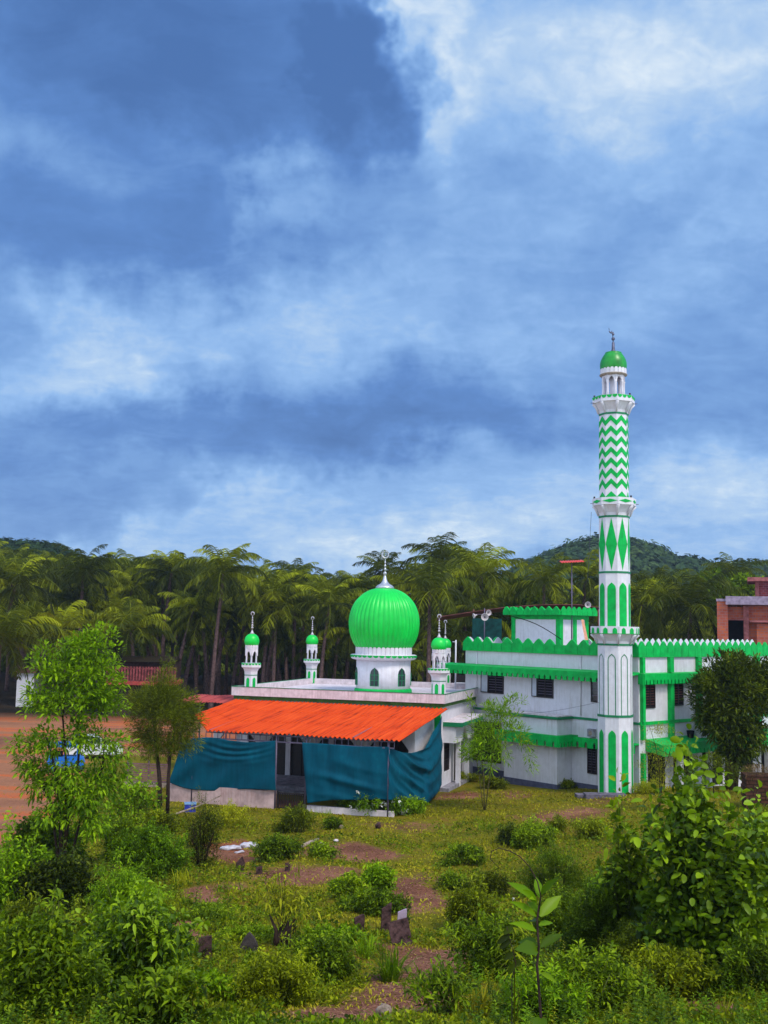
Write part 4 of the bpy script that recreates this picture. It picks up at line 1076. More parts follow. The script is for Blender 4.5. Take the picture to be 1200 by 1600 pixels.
# ---------------------------------------------------------------- on the roofs
def horn(name, label, c, aim, s=.28):
    r = thing(name, label, 'loudspeaker', c); q = Vector(aim).normalized().to_track_quat('Z', 'Y')
    r.rotation_mode = 'QUATERNION'; r.rotation_quaternion = q
    m = MB(); m.lathe([(s*.18, -s*1.2), (s*.22, -s*.9), (s*.30, -s*.5), (s*.48, -s*.2), (s*.8, 0), (s, .06), (s*.96, .065), (s*.7, -.03), (s*.3, -s*.4)], 24); m.build('bell', mat('horn_grey', (.55, .48, .50), .5, .4, .1), r)
    m = MB(); m.lathe([(.02, -s*.45), (s*.16, -s*.3), (s*.20, -s*.05), (s*.12, .02)], 14); m.build('driver', VOID, r)
def build_roof_things():
    D = 68.5
    p = U(757, 975, D); r = thing('speaker_pole', 'thin steel pole on the annex roof carrying three horn loudspeakers', 'pole', (p.x, p.y, 7.42))
    m = MB(); m.tube([(0, 0, 0), (0, 0, U(757, 950, D).z-7.42)], .03, 8); m.build('pole', STEEL, r)
    m = MB(); z = U(757, 960, D).z-7.42; m.tube([(-.8, -.05, z), (.5, -.05, z)], .02, 6); m.build('cross_arm', STEEL, r)
    horn('horn_speaker', 'large horn loudspeaker, lower one of the pair facing the camera on the annex roof pole', U(757.5, 964, D-.35), (-.1, -1, -.05), .24)
    horn('horn_speaker', 'smaller horn loudspeaker, upper right of the trio on the annex roof pole', U(763, 957.5, D-.15), (.35, -1, .05), .19)
    horn('horn_speaker', 'horn loudspeaker turned sideways, leftmost of the trio on the annex roof pole', U(741, 962, D-.1), (-1, -.25, -.3), .17)
    horn('horn_speaker', 'single round horn loudspeaker right of the roof stair room, beside the minaret', U(918.5, 945, 65), (-.1, -1, .0), .19)
    # rusty curved sheet shelter at the back of the terrace with a dark net
    A = lambda px, py, Y: U(px, py, Y)
    pts = [(686, 963), (740, 955), (790, 948), (850, 944), (905, 944), (940, 949)]
    r = thing('curved_sheet_shed', 'thin rusty curved sheet roof behind the stair room on the terrace', 'shed', (A(800, 1000, 74).x, 74, 7.42))
    o = Vector((A(800, 1000, 74).x, 74, 7.42)); m = MB(); vs = []
    for dy in (0, 3.2):
        for th in (0, -.06):
            for a, b in pts: w = A(a, b, 74)+Vector((0, dy, -.25*(dy > 0)+th)); vs.append(w-o)
    n = len(pts); fs = []
    for i in range(n-1): fs += [(i, i+1, 2*n+i+1, 2*n+i), (n+i, 3*n+i, 3*n+i+1, n+i+1), (i, n+i, n+i+1, i+1), (2*n+i, 2*n+i+1, 3*n+i+1, 3*n+i)]
    fs += [(0, 2*n, 3*n, n), (n-1, 2*n-1, 4*n-1, 3*n-1)]
    m.add(vs, fs); m.build('roof_sheet', RUST, r)
    for px in (740, 830, 935):
        t = A(px, 952, 74.1)-o; m = MB(); m.tube([(t.x, t.y, -1.5 if px < 900 else -3), (t.x, t.y, t.z)], .05, 6); m.build('post', RUST, r)
    m = MB()
    a, b = A(738, 966, 73.6), A(784, 962, 73.6); m.box(a.x, b.x, 73.58, 73.62, 7.45, a.z); o = m.build('shade_net', mat('dark_net', (.004, .05, .05), .8, .2, .3, 3)); tag(o, 'dark teal netting screen on the annex terrace left of the stair room', 'net')
    # mast with a small red sheet
    D = 66.5; p = U(893.5, 955, D); r = thing('mast', 'thin steel mast on the terrace topped by a small red corrugated sheet', 'mast', (p.x, p.y, 7.42))
    zt = U(893, 880, D).z-7.42; m = MB(); m.tube([(0, 0, 0), (0, 0, zt)], .035, 8); m.build('pole', STEEL, r)
    for dz in (1.8, 1.55, 1.3): m = MB(); m.tube([(-.12, 0, zt-dz), (.12, 0, zt-dz)], .015, 6); m.build('step', STEEL, r)
    m = MB(); corrugated(m, -.72, .72, lambda x: -.55, lambda x: .55, lambda x, y: zt+.12+.16*y+.06*x, .02, .16, 4); m.build('top_sheet', mat('bright_red_sheet', (.75, .05, .03), .5, .4, .1), r)
    # little mast by the mosque's back corner
    p = U(712, 1035, 71); r = thing('pipe_mast', 'slim white pipe standing between the hall turrets and the annex', 'pole', (p.x, p.y, DECK))
    m = MB(); m.tube([(0, 0, 0), (0, 0, U(712, 1000, 71).z-DECK)], .05, 8); m.build('pipe', WHITE2, r); m = MB(); m.tube([(-.22, 0, U(712, 1003, 71).z-DECK), (.05, 0, U(712, 1003, 71).z-DECK)], .03, 6); m.build('arm', WHITE2, r)
    p = U(722, 1068, 71.5); r = thing('steel_bench', 'dark metal bench with a pale rail on the hall roof beside the annex', 'bench', (p.x, p.y, DECK))
    m = MB(); m.box(-.5, .6, -.2, .2, .38, .43); m.build('seat', WHITE2, r)
    m = MB(); m.box(-.5, .6, .2, .24, .55, .9); m.build('backrest', DARKWOOD, r)
    for x in (-.45, .5):
        for y in (-.17, .14): m = MB(); m.box(x, x+.05, y, y+.05, 0, .379); m.build('leg', STEEL, r)
    # hanging cable across the stair room
    a, b = U(800, 963, 62.2), U(877, 999, 60.9); m = MB(); pts = []
    for i in range(9): u = i/8; q = a.lerp(b, u); q.z += .25*math.sin(PI*u)*.8; pts.append(q-a)
    m.tube(pts, .025, 5); o = m.build('cable', VOID, None, a); tag(o, 'dark cable curving down across the front of the stair room', 'cable')
    a, b = U(738, 1112, 66.2), U(936, 1097, 57.0); m = MB(); m.tube([(b-a)*(i/8)-Vector((0, 0, .35*math.sin(PI*i/8))) for i in range(9)], .009, 4); o = m.build('cable', STEEL, None, a); tag(o, 'thin wire crossing the annex front wall to the minaret', 'cable')
    a, b = U(924, 800, 57.3), U(918, 905, 60); m = MB(); m.tube([(b-a)*(i/6)-Vector((0, 0, .1*math.sin(PI*i/6))) for i in range(7)], .010, 4); o = m.build('cable', STEEL, None, a); tag(o, 'thin wire hanging from the middle balcony of the minaret', 'cable')
    # peach-coloured cloth strip and wires near the minaret
    m = MB(); a = U(911, 985, 62.3)
    m.add([U(908, 968, 62.3)-a, U(912, 968, 62.3)-a, U(919, 1000, 61.6)-a, U(914, 1000, 61.6)-a, U(908, 968, 62.32)-a, U(912, 968, 62.32)-a, U(919, 1000, 61.62)-a, U(914, 1000, 61.62)-a], [(0, 1, 2, 3), (7, 6, 5, 4), (0, 4, 5, 1), (1, 5, 6, 2), (2, 6, 7, 3), (3, 7, 4, 0)]); o = m.build('cloth_strip', mat('peach', (.65, .30, .20), .8, .2, .1), None, a); tag(o, 'peach strip of cloth hanging at the right edge of the stair room', 'cloth')
    # air conditioner on the lower side canopy; exhaust box on the front
    def side(y, z): ca, sa = math.cos(AA), math.sin(AA); x = .35; return Vector((AO.x+x*ca-y*sa, AO.y+x*sa+y*ca, z))
    p = side(5.15, 3.10); r = thing('air_conditioner', 'white outdoor air conditioning unit standing on the green side canopy', 'air conditioner', p, AA)
    m = MB(); m.box(0, .32, -.42, .42, .02, .62); m.build('casing', WHITE2, r); m = MB(); m.lathe([(.24, .321), (.24, .335)], 24); 
    o = m.build('fan_grille', STEEL, r); o.rotation_euler = (0, PI/2, 0); o.location = (0.0, 0, .32)
    p = side(4.25, 3.12); r = thing('planter_box', 'dark bucket with a yellow green plant on the green side canopy', 'planter', p, AA)
    m = MB(); m.lathe([(.16, 0), (.22, .40), (.20, .41)], 14); m.build('pot', VOID, r)
    p = Vector((AO.x, AO.y, 0))+Vector((math.cos(AA), math.sin(AA), 0))*(-3.05)+Vector((math.sin(AA), -math.cos(AA), 0))*.02; p.z = 3.12
    r = thing('exhaust_box', 'small grey exhaust fan box above the lower front canopy near the minaret', 'fan', p, AA)
    m = MB(); m.box(-.22, .22, -.25, 0, 0, .42); m.build('casing', CONC, r); m = MB(); m.lathe([(.13, .251), (.13, .262)], 18); o = m.build('fan', LIGHTSTONE, r); o.rotation_euler = (PI/2, 0, 0); o.location = (0, 0, .2)
build_roof_things()

# ---------------------------------------------------------------- unfinished brick building, far right
def brick_mat(name, c1, c2, mortar, bw=.42, bh=.2):
    m = bpy.data.materials.new(name); m.use_nodes = True; t = NT(m.node_tree); b = m.node_tree.nodes['Principled BSDF']
    v = t.n('ShaderNodeTexCoord').outputs['Object']; x, y, z = t.sep(v)
    br = t.n('ShaderNodeTexBrick'); t.put(br.inputs['Vector'], t.xyz(t.m('ADD', x, y), z, 0.))
    br.inputs['Color1'].default_value = (*c1, 1); br.inputs['Color2'].default_value = (*c2, 1); br.inputs['Mortar'].default_value = (*mortar, 1)
    br.inputs['Scale'].default_value = 1; br.inputs['Brick Width'].default_value = bw; br.inputs['Row Height'].default_value = bh; br.inputs['Mortar Size'].default_value = .022
    n = t.noise(v, 2.5, 5); c = t.mix(t.ramp(n.outputs[0], [(.4, (0, 0, 0)), (.75, (.6, .6, .6))]), br.outputs[0], mortar)
    t.put(b.inputs['Base Color'], c); b.inputs['Roughness'].default_value = .95; b.inputs['Specular IOR Level'].default_value = .1
    return m
BRICK = brick_mat('laterite_brick', (.56, .13, .045), (.36, .065, .035), (.30, .14, .14), .46, .24)
CEMENT = mat('raw_cement', (.34, .26, .36), .9, .1, .2, 3)
CEMENTR = mat('red_cement', (.36, .12, .12), .9, .1, .25, 3)
def build_brick_house():
    D = 95.0; s = D/FPX; a = U(1121, 1003, D); X = lambda px: (px-1121)*s; Z = lambda py: U(1150, py, D).z
    r = thing('brick_house', 'unfinished red brick building with grey cement beams and open doorway behind the annex', 'building', (a.x, D, 0), R_(-18.5))
    m = MB(); m.box(0, X(1137), 0, 8, 0, Z(940)); m.box(X(1137), X(1160), .9, 1.1, Z(967), Z(948)); m.box(X(1137), X(1161), .9, 1.1, 0, 5.0); m.box(X(1168), 14, .9, 1.1, 0, Z(946)); m.box(X(1179), 14, .2, .899, 0, Z(974)); m.box(.01, 14, 7.8, 8, 0, Z(946)); m.build('wall', BRICK, r)
    m = MB(); m.box(-.05, X(1137), -.05, 8.05, Z(940)+.003, Z(936)); m.box(X(1136)-.1, 14.2, -.35, 8.1, Z(945), Z(932)); m.build('roof_beam', CEMENT, r)
    m = MB(); m.box(X(1160), X(1168)-.002, .6, 1.05, 0, Z(946)); m.box(X(1169), 14.1, -.2, .89, Z(972), Z(969)); m.box(X(1137), X(1160), .88, 1.12, Z(969), Z(967)-.002); m.build('lintel', CEMENTR, r)
    m = MB(); m.box(X(1137), X(1160), 2.5, 2.6, 0, Z(967)); m.build('door_void', VOID, r)
    m = MB(); zz = Z(932)
    m.box(X(1181), 14, 1.5, 7, zz+.003, Z(908)); up = m.build('upper_room', brick_mat('open_brick', (.36, .06, .05), (.10, .02, .03), (.30, .12, .15)), r)
    m = MB(); m.box(X(1178), X(1184), 1.3, 1.49, zz+.002, Z(908)); m.build('pillar', CEMENTR, up); m = MB(); m.box(X(1167), 14.3, .4, 7.4, Z(908)+.003, Z(902)); m.build('roof_slab', CEMENTR, up)
    m = MB(); p = []
    for i in range(7): t = PI*i/6; p.append((X(1203)-5*s*math.cos(t), -.6, Z(1000)+(Z(986)-Z(1000))*math.sin(t)**.6))
    m.tube([(X(1198), -.6, 0)]+p, .05, 8); m.build('white_pipe', WHITE2, r)
build_brick_house()

# ================================================================ PALMS
PALM = leafmat('palm_leaf', (.004, .006, .001), (.050, .066, .0015), (.32, .35, .006), .2, .5, .1, .25)
NUT = mat('coconut', (.16, .11, .03), .6, .3, .4, 3)
def frond_geo(rs, V, F, T, n0, base, az, el, L, tone, nl=36, droopk=1.0):
    """one feather leaf: arching midrib with hanging leaflets"""
    st = 11; p = np.array(base, float); e = el; seg = L/st; pts = [p.copy()]; dirs = []
    for i in range(st):
        d = np.array([math.cos(az)*math.cos(e), math.sin(az)*math.cos(e), math.sin(e)]); dirs.append(d)
        p = p+d*seg; pts.append(p.copy()); e -= droopk*(.055+.020*i)*(1 if e > -1.25 else 0)
    pts = np.array(pts); dirs.append(dirs[-1]); dirs = np.array(dirs)
    side = np.array([-math.sin(az), math.cos(az), 0.])
    # midrib: three-sided strip
    for i in range(st):
        w0 = .05*(1-i/st)+.008; w1 = .05*(1-(i+1)/st)+.008; up = np.cross(dirs[i], side)
        k = len(V); V += [pts[i]-side*w0, pts[i]+side*w0, pts[i+1]+side*w1, pts[i+1]-side*w1]; F.append((k, k+1, k+2, k+3)); T += [tone+.25]*4
    for i in range(nl):
        u = .10+.90*(i+.5)/nl; f = u*st; a = int(min(f, st-1)); c = pts[a]+(pts[a+1]-pts[a])*(f-a); d = dirs[a]
        ll = L*.245*(math.sin(PI*min(1, u*.92+.10))**.6)*rs.uniform(.65, 1.15)+.12
        for sgn in (-1, 1):
            hang = rs.uniform(.2, .95)*(.5+.6*u)
            q = side*sgn*.85+d*.55+np.array([0, 0, -hang]); q /= np.linalg.norm(q)
            q2 = q+np.array([0, 0, -.55]); q2 /= np.linalg.norm(q2)
            w = d*.5+np.array([0, 0, .3])+rs.normal(0, .22, 3); w = w/np.linalg.norm(w)*(.037*L/4)*rs.uniform(.6, 1.3)
            m = c+q*ll*.5; t = m+q2*ll*.5; tt = tone+rs.uniform(-.12, .12)
            k = len(V); V += [c-w*.6, c+w*.6, m+w, m-w, t+w*.15, t-w*.15]; F += [(k, k+1, k+2, k+3), (k+3, k+2, k+4, k+5)]; T += [tt]*4+[tt+.12]*2
def palm_crown(seed, L=4.3, nf=24, name='crown'):
    rs = np.random.RandomState(seed); V, F, T = [], [], []
    for i in range(nf):
        u = i/(nf-1); el = 1.42-2.0*u**.95+rs.uniform(-.15, .15); az = i*2.39996+rs.uniform(-.25, .25)
        l = L*(.62+.42*math.sin(PI*min(1, .18+u*.8)))*rs.uniform(.88, 1.08)
        tone = .60-.34*u+rs.uniform(-.30, .30)  # lower fronds darker: shade inside the crown painted into the tone
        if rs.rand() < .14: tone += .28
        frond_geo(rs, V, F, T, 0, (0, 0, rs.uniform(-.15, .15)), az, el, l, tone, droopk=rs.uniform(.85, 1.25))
    # a skirt of dead hanging leaves
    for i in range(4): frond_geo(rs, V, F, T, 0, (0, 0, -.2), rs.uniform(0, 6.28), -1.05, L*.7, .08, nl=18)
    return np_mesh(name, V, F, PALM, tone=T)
def palm_trunk(seed, lean):
    rs = np.random.RandomState(seed); m = MB(); pts = []; rad = []
    for i in range(13):
        u = i/12; pts.append((lean*u**1.6, .25*math.sin(u*3+seed)*u*(1-u), 10*u)); rad.append(.23-.08*u+(.10*(1-u*8) if u < .12 else 0)+.008*(i % 2))
    m.tube(pts, rad, 9); return m.build('trunk', PBARK)
def build_palms():
    NC = 11
    rr = random.Random(5); rs = np.random.RandomState(77)
    crowns = [palm_crown(100+i, 4.4+.35*(i % 3), 26+(i*5) % 9) for i in range(NC)]
    leans = [-1.6, -.7, .1, .9, 1.9]; trunks = [palm_trunk(200+i, l) for i, l in enumerate(leans)]
    used = set()
    def put(px, cy, D, sc_=1.0, label=None, tv=None):
        c = U(px, cy, D); i = rr.randrange(NC); j = rr.randrange(5) if tv is None else tv
        h = c.z; root = bpy.data.objects.new('coconut_palm', None); C.objects.link(root)
        tsrc, csrc = trunks[j], crowns[i]
        t = tsrc if ('t', j) not in used else tsrc.copy(); k = csrc if ('c', i) not in used else csrc.copy()
        used.add(('t', j)); used.add(('c', i))
        if t.name not in C.objects: C.objects.link(t)
        if k.name not in C.objects: C.objects.link(k)
        rz = rr.choice((0, PI))*0+rr.uniform(-.5, .5)
        t.parent = root; k.parent = root
        lx = leans[j]; root.location = (c.x-lx*math.cos(rz), c.y-lx*math.sin(rz), 0); root.rotation_euler.z = rz
        t.scale = (1, 1, h/10); t.location = (0, 0, 0)
        k.location = (lx, 0, h); k.rotation_euler = (rr.uniform(-.08, .08), rr.uniform(-.08, .08), rr.uniform(0, 6.28)); k.scale = (sc_,)*3
        label = label.replace('LEAN', ('bent', 'left-leaning', 'upright', 'right-leaning', 'slanting')[j])
        tag(root, label, 'palm tree', 'coconut palms of the grove behind the hall')
        return root
    heroes = [(130, 898, 112, 1.1, 'tall coconut palm with a wide drooping crown rising above the leafy yard tree'),
     (268, 896, 116, 1.0, 'tall coconut palm with upright crown above the twin-trunk tree'),
     (350, 896, 108, 1.12, 'tall coconut palm left of the front left turret, thick trunk, crown against the sky'),
     (205, 985, 106, 1.05, 'lower coconut palm with brown hanging leaves in front of the small dark house'),
     (95, 985, 104, 1.0, 'coconut palm half hidden behind the top of the leafy yard tree'),
     (315, 968, 112, .9, 'slender coconut palm with yellowing crown above the red roof shelter'),
     (0, 1000, 76, 1.1, 'nearest coconut palm at the left edge, big crown over the white cottage'),
     (25, 915, 100, 1.05, 'coconut palm standing behind the nearest one at the left edge'),
     (425, 935, 112, 1.0, 'coconut palm between the two left turrets of the hall'),
     (462, 925, 116, .95, 'coconut palm directly behind the rear left turret'),
     (515, 945, 110, 1.0, 'coconut palm with a leaning trunk left of the main dome'),
     (555, 925, 122, .95, 'coconut palm whose crown spreads above the left shoulder of the main dome'),
     (672, 925, 100, 1.1, 'coconut palm with long arching leaves right of the main dome'),
     (690, 880, 118, 1.1, 'tallest coconut palm right of the dome, dark crown against the sky'),
     (752, 900, 112, 1.1, 'tall dark coconut palm above the dark teal net on the terrace'),
     (722, 895, 124, 1.0, 'coconut palm between the two tall ones right of the dome'),
     (850, 912, 108, 1.0, 'coconut palm with bright lower leaves behind the stair room'),
     (915, 905, 112, 1.0, 'coconut palm touching the left side of the minaret'),
     (1003, 945, 104, 1.05, 'coconut palm with drooping brown leaves just right of the minaret'),
     (1080, 950, 102, 1.15, 'large coconut palm with a star-shaped crown over the annex battlement'),
     (1035, 930, 118, 1.0, 'coconut palm between the two large ones right of the minaret'),
     (1148, 905, 128, .9, 'coconut palm peeping over the left part of the brick house'),
     (600, 892, 134, .8, 'coconut palm whose top shows behind the finial of the main dome')]
    for px, cy, D, s, l in heroes: put(px, cy, D, s*1.12, l)
    sky = [(-80, 860), (0, 868), (60, 872), (110, 868), (190, 868), (240, 872), (300, 876), (330, 878), (405, 893), (470, 893), (530, 905), (600, 905), (650, 900), (700, 878), (760, 893), (790, 922), (850, 924), (930, 916), (1000, 924), (1060, 926), (1110, 926), (1200, 930)]
    land = [(-400, 40, 'behind the leftmost yard'), (40, 120, 'behind the leafy yard tree'), (120, 200, 'left of the small dark house'), (200, 300, 'behind the twin-trunk tree'), (300, 380, 'behind the red roof shelter'), (380, 440, 'behind the front left turret'), (440, 500, 'behind the rear left turret'), (500, 560, 'left of the main dome'), (560, 650, 'behind the main dome'), (650, 720, 'behind the right turrets'), (720, 790, 'behind the dark net on the terrace'), (790, 880, 'behind the stair room'), (880, 950, 'left of the minaret'), (950, 1020, 'right of the minaret'), (1020, 1100, 'behind the annex battlement'), (1100, 1300, 'behind the brick house')]
    n = 0
    for row, (D, step, dz) in enumerate([(114, 60, 70), (121, 46, 26), (127, 44, 95), (134, 42, 30), (142, 38, 62), (152, 34, 8), (160, 34, 100), (170, 32, 26), (182, 30, 60)]):
        px = -90+rr.uniform(0, 20)
        while px < 1190:
            top = np.interp(px, [a for a, _ in sky], [b for _, b in sky])
            cy = top+dz+rr.uniform(-4, 26); d = D+rr.uniform(-4, 4)
            if row == 0 and rr.random() < .35: cy += 45
            where = next(w for a, b, w in land if a <= px < b)
            hgt = 'tall' if cy-top < 30 else ('middling' if cy-top < 80 else 'low')
            rowname = ('front', 'second', 'third', 'fourth', 'fifth', 'sixth', 'seventh', 'eighth', 'rearmost')[row]
            if not (row == 0 and 180 < px < 262):
                put(px, cy, d, rr.uniform(.82, 1.05), '%s LEAN coconut palm in %s row of grove, %s' % (hgt, rowname, where)); n += 1
            px += step*rr.uniform(.75, 1.25)
    return n
NP = build_palms()

# ================================================================ FAR HILLS
def blob_forest(name, pts, rs, m, r0, r1, per, q):
    """canopy of separate crowns: each a ball of small leaf facets"""
    P, N, S = [], [], []; T = []
    for (x, y, z) in pts:
        r = rs.uniform(r0, r1); n = per; d = rnd_unit(rs, n); d[:, 2] = np.abs(d[:, 2])*1.0-.15
        lump = 1+.22*np.sin(d[:, 0]*5+x)*np.cos(d[:, 1]*5+y)
        P.append(np.array([x, y, z+r*.3])+d*np.array([r, r, r*.9])*(lump*rs.uniform(.82, 1.05, n))[:, None]); N.append(d)
        S.append(np.full(n, r*q)*rs.uniform(.6, 1.3, n)); T.append(np.full(n, rs.uniform(.05, .95))+rs.uniform(-.15, .15, n))
    P = np.concatenate(P); N = np.concatenate(N); S = np.concatenate(S); T = np.concatenate(T)
    A = np.cross(N, rnd_unit(rs, len(P))); A /= np.linalg.norm(A, axis=1, keepdims=True)+1e-9; B = np.cross(N, A)
    s = S[:, None]
    V = np.stack([P-A*s, P-B*s*.7, P+A*s, P+B*s*.7], 1).reshape(-1, 3); F = np.arange(len(P)*4).reshape(-1, 4)
    return np_mesh(name, V, F, m, tone=np.repeat(T, 4))
HILLLEAF = leafmat('hill_foliage', (.010, .022, .010), (.030, .060, .020), (.070, .11, .028), .15, .7, .1, .02)
def build_hills():
    rs = np.random.RandomState(9)
    hm = mat('hill_earth', (.03, .035, .012), .95, .05, .3, .05, coord='pos')
    specs = [('right', 430, 120, [(780, 935), (815, 897), (850, 880), (880, 867), (940, 856), (985, 860), (1020, 872), (1045, 890), (1062, 884), (1100, 888), (1140, 892), (1200, 893), (1320, 905)], 4.5, 9),
             ('left', 245, 60, [(-160, 850), (0, 853), (40, 850), (75, 853), (100, 862), (125, 885), (150, 925), (190, 960)], 2.2, 4.2)]
    for nm, D, dep, prof, r0, r1 in specs:
        xs = np.linspace(prof[0][0], prof[-1][0], 90); ys = np.interp(xs, [a for a, _ in prof], [b for _, b in prof])
        X = []; rows = np.linspace(-1, 1, 22)
        top = [U(a, b, D) for a, b in zip(xs, ys)]
        for v in rows:
            k = math.cos(v*PI/2)**.75
            for t in top:
                X.append((t.x*(1+v*dep/D), D+v*dep, (t.z-.75*r1)*k*(1+.05*math.sin(t.x*.09+v*7))))
        i, j = np.meshgrid(np.arange(21), np.arange(89), indexing='ij'); q = (i*90+j).ravel()
        o = np_mesh('hill', X, np.stack([q, q+1, q+91, q+90], 1), hm, smooth=True); tag(o, None, None, kind='structure')
        X = np.array(X).reshape(22, 90, 3); pts = []
        ncr = 1500 if nm == 'right' else 1100
        for _ in range(ncr):
            a = rs.uniform(2.5, 12.2 if True else 21); b = rs.uniform(0, 88.99); i0 = int(a); j0 = int(b); p = X[i0, j0]*(1-(a-i0))*(1-(b-j0))+X[i0+1, j0]*(a-i0)*(1-(b-j0))+X[i0, j0+1]*(1-(a-i0))*(b-j0)+X[i0+1, j0+1]*(a-i0)*(b-j0)
            if p[2] > 2: pts.append(tuple(p+np.array([0, 0, .2*r0])))
        o = blob_forest('hill_forest', pts, rs, HILLLEAF, r0, r1, 230, .13)
        tag(o, 'dense dark forest covering the far hill at the %s' % nm, 'forest', kind='stuff')
build_hills()

# ================================================================ TREES AND SHRUBS
LEAF = {
 'bright': leafmat('bright_leaf', (.026, .052, .001), (.120, .230, .002), (.31, .48, .005), .30),
 'mid': leafmat('mid_leaf', (.014, .028, .001), (.088, .150, .002), (.31, .42, .005), .26),
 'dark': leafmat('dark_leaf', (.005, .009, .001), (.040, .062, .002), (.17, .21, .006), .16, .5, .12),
 'olive': leafmat('olive_leaf', (.016, .022, .001), (.080, .104, .002), (.24, .28, .006), .24),
 'glossy': leafmat('glossy_leaf', (.007, .018, .001), (.060, .118, .002), (.27, .40, .006), .24, .42, .15),
 'yellow': leafmat('yellow_leaf', (.08, .085, .003), (.26, .28, .006), (.50, .48, .012), .3),
 'weed': leafmat('weed_leaf', (.024, .034, .001), (.128, .158, .002), (.36, .41, .005), .28),
 'grass': leafmat('grass_blade', (.060, .066, .002), (.215, .205, .004), (.42, .35, .020), .2, .7, .08, .35),
 'lush': leafmat('lush_grass', (.022, .052, .001), (.112, .205, .002), (.30, .45, .006), .3, .6),
 'flower': mat('white_petals', (.80, .78, .74), .6, .2, .05),
}
def merge(parts):
    V, F, T, o = [], [], [], 0
    for v, f, t in parts: V.append(v); F.append(f+o); T.append(t); o += len(v)
    return np.concatenate(V), np.concatenate(F), np.concatenate(T)
def foliage(rs, centers, rad, n, L, W, shape, droop=.25, out=1.0, up=.25, flat=.6, tone0=None, hang=0, axis=None):
    """n leaves round every centre"""
    c = np.repeat(np.asarray(centers, float), n, 0); k = len(c)
    r = np.repeat(np.asarray(rad, float), n) if hasattr(rad, '__len__') else np.full(k, rad)
    d = rnd_unit(rs, k); P = c+d*(r*rs.uniform(.15, 1, k)**.6)[:, None]*np.array([1, 1, .8])
    D = d*out+rnd_unit(rs, k)*.7+np.array([0, 0, up-hang])
    if axis is not None: a = c-axis; a /= np.linalg.norm(a, axis=1, keepdims=True)+1e-9; D = D+a*.5
    N = rnd_unit(rs, k)*(1-flat)+np.array([0, 0, 1.])*flat
    l = L*rs.uniform(.45, 1.25, k); w = W*rs.uniform(.75, 1.15, k)*l/L
    V, F, m = leaf_arrays(P, D, N, l, w, shape, droop*1.0)
    t = (np.repeat(np.asarray(tone0, float), n) if tone0 is not None else .5)+rs.uniform(-.30, .30, k)
    t = t+(rs.rand(k) < .06)*.35
    return V, F, np.repeat(np.clip(t, 0, 1), m)
def ell_points(rs, ell, n, shell=.55, zmin=None):
    """points in a union of ellipsoids (centre xyz, radii xyz), biased to their skins; lumpy"""
    vol = np.array([e[3]*e[4]*e[5] for e in ell])**.75; vol = vol/vol.sum(); out = []
    for e, v in zip(ell, vol):
        k = max(1, int(round(n*v))); d = rnd_unit(rs, k); r = shell+(1-shell)*rs.uniform(0, 1, k)**.7
        r = np.where(rs.rand(k) < .22, rs.uniform(.1, .8, k), r)
        out.append(np.array(e[:3])+d*r[:, None]*np.array(e[3:6]))
    p = np.concatenate(out)
    if zmin is not None: p = p[p[:, 2] > zmin]
    return p
def branches(mb, rs, trunks, targets, r_tip=.008, r_k=1.0, sag=.1, n=5):
    """limbs grown from the trunks toward the leaf clusters; each joins the nearest wood already there"""
    nodes = [np.array(p, float) for tr in trunks for p in tr[0][1:]]; rad = [r for tr in trunks for r in tr[1][1:]]
    for pts, rr_ in trunks: mb.tube([tuple(p) for p in pts], rr_, 9)
    base = np.array(trunks[0][0][-1], float)
    order = np.argsort(np.linalg.norm(np.asarray(targets)-base, axis=1))
    for i in order:
        t = np.asarray(targets[i], float); N = np.array(nodes); d = t-N
        c = np.linalg.norm(d, axis=1)+np.maximum(0, (N[:, 2]-t[2]))*1.5
        j = int(np.argmin(c)); a = N[j]; L = np.linalg.norm(t-a)
        if L < .03: continue
        r0 = min(rad[j]*.72, r_tip+L*.018*r_k)
        mids = []
        for u in (.33, .66, 1.0):
            p = a+(t-a)*u; p = p+np.array([0, 0, 1.])*sag*L*math.sin(PI*u)+rs.normal(size=3)*L*.035*(u < 1); mids.append(p)
        r_ = [r0, r0*.85, r0*.68, max(r_tip*.6, r0*.5)]
        mb.tube([tuple(a)]+[tuple(p) for p in mids], r_, n)
        for p, q in zip(mids, r_[1:]): nodes.append(p); rad.append(q)
def E3(D, list2d, depth=.9, s=None):
    """ellipsoids given by photo position and size at depth D -> world"""
    s = D/FPX; o = []
    for e in list2d:
        px, py, rx, ry = e[:4]; dy = e[4] if len(e) > 4 else 0
        c = U(px, py, D+dy); o.append((c.x, c.y, c.z, rx*s, rx*s*depth, ry*s))
    return o
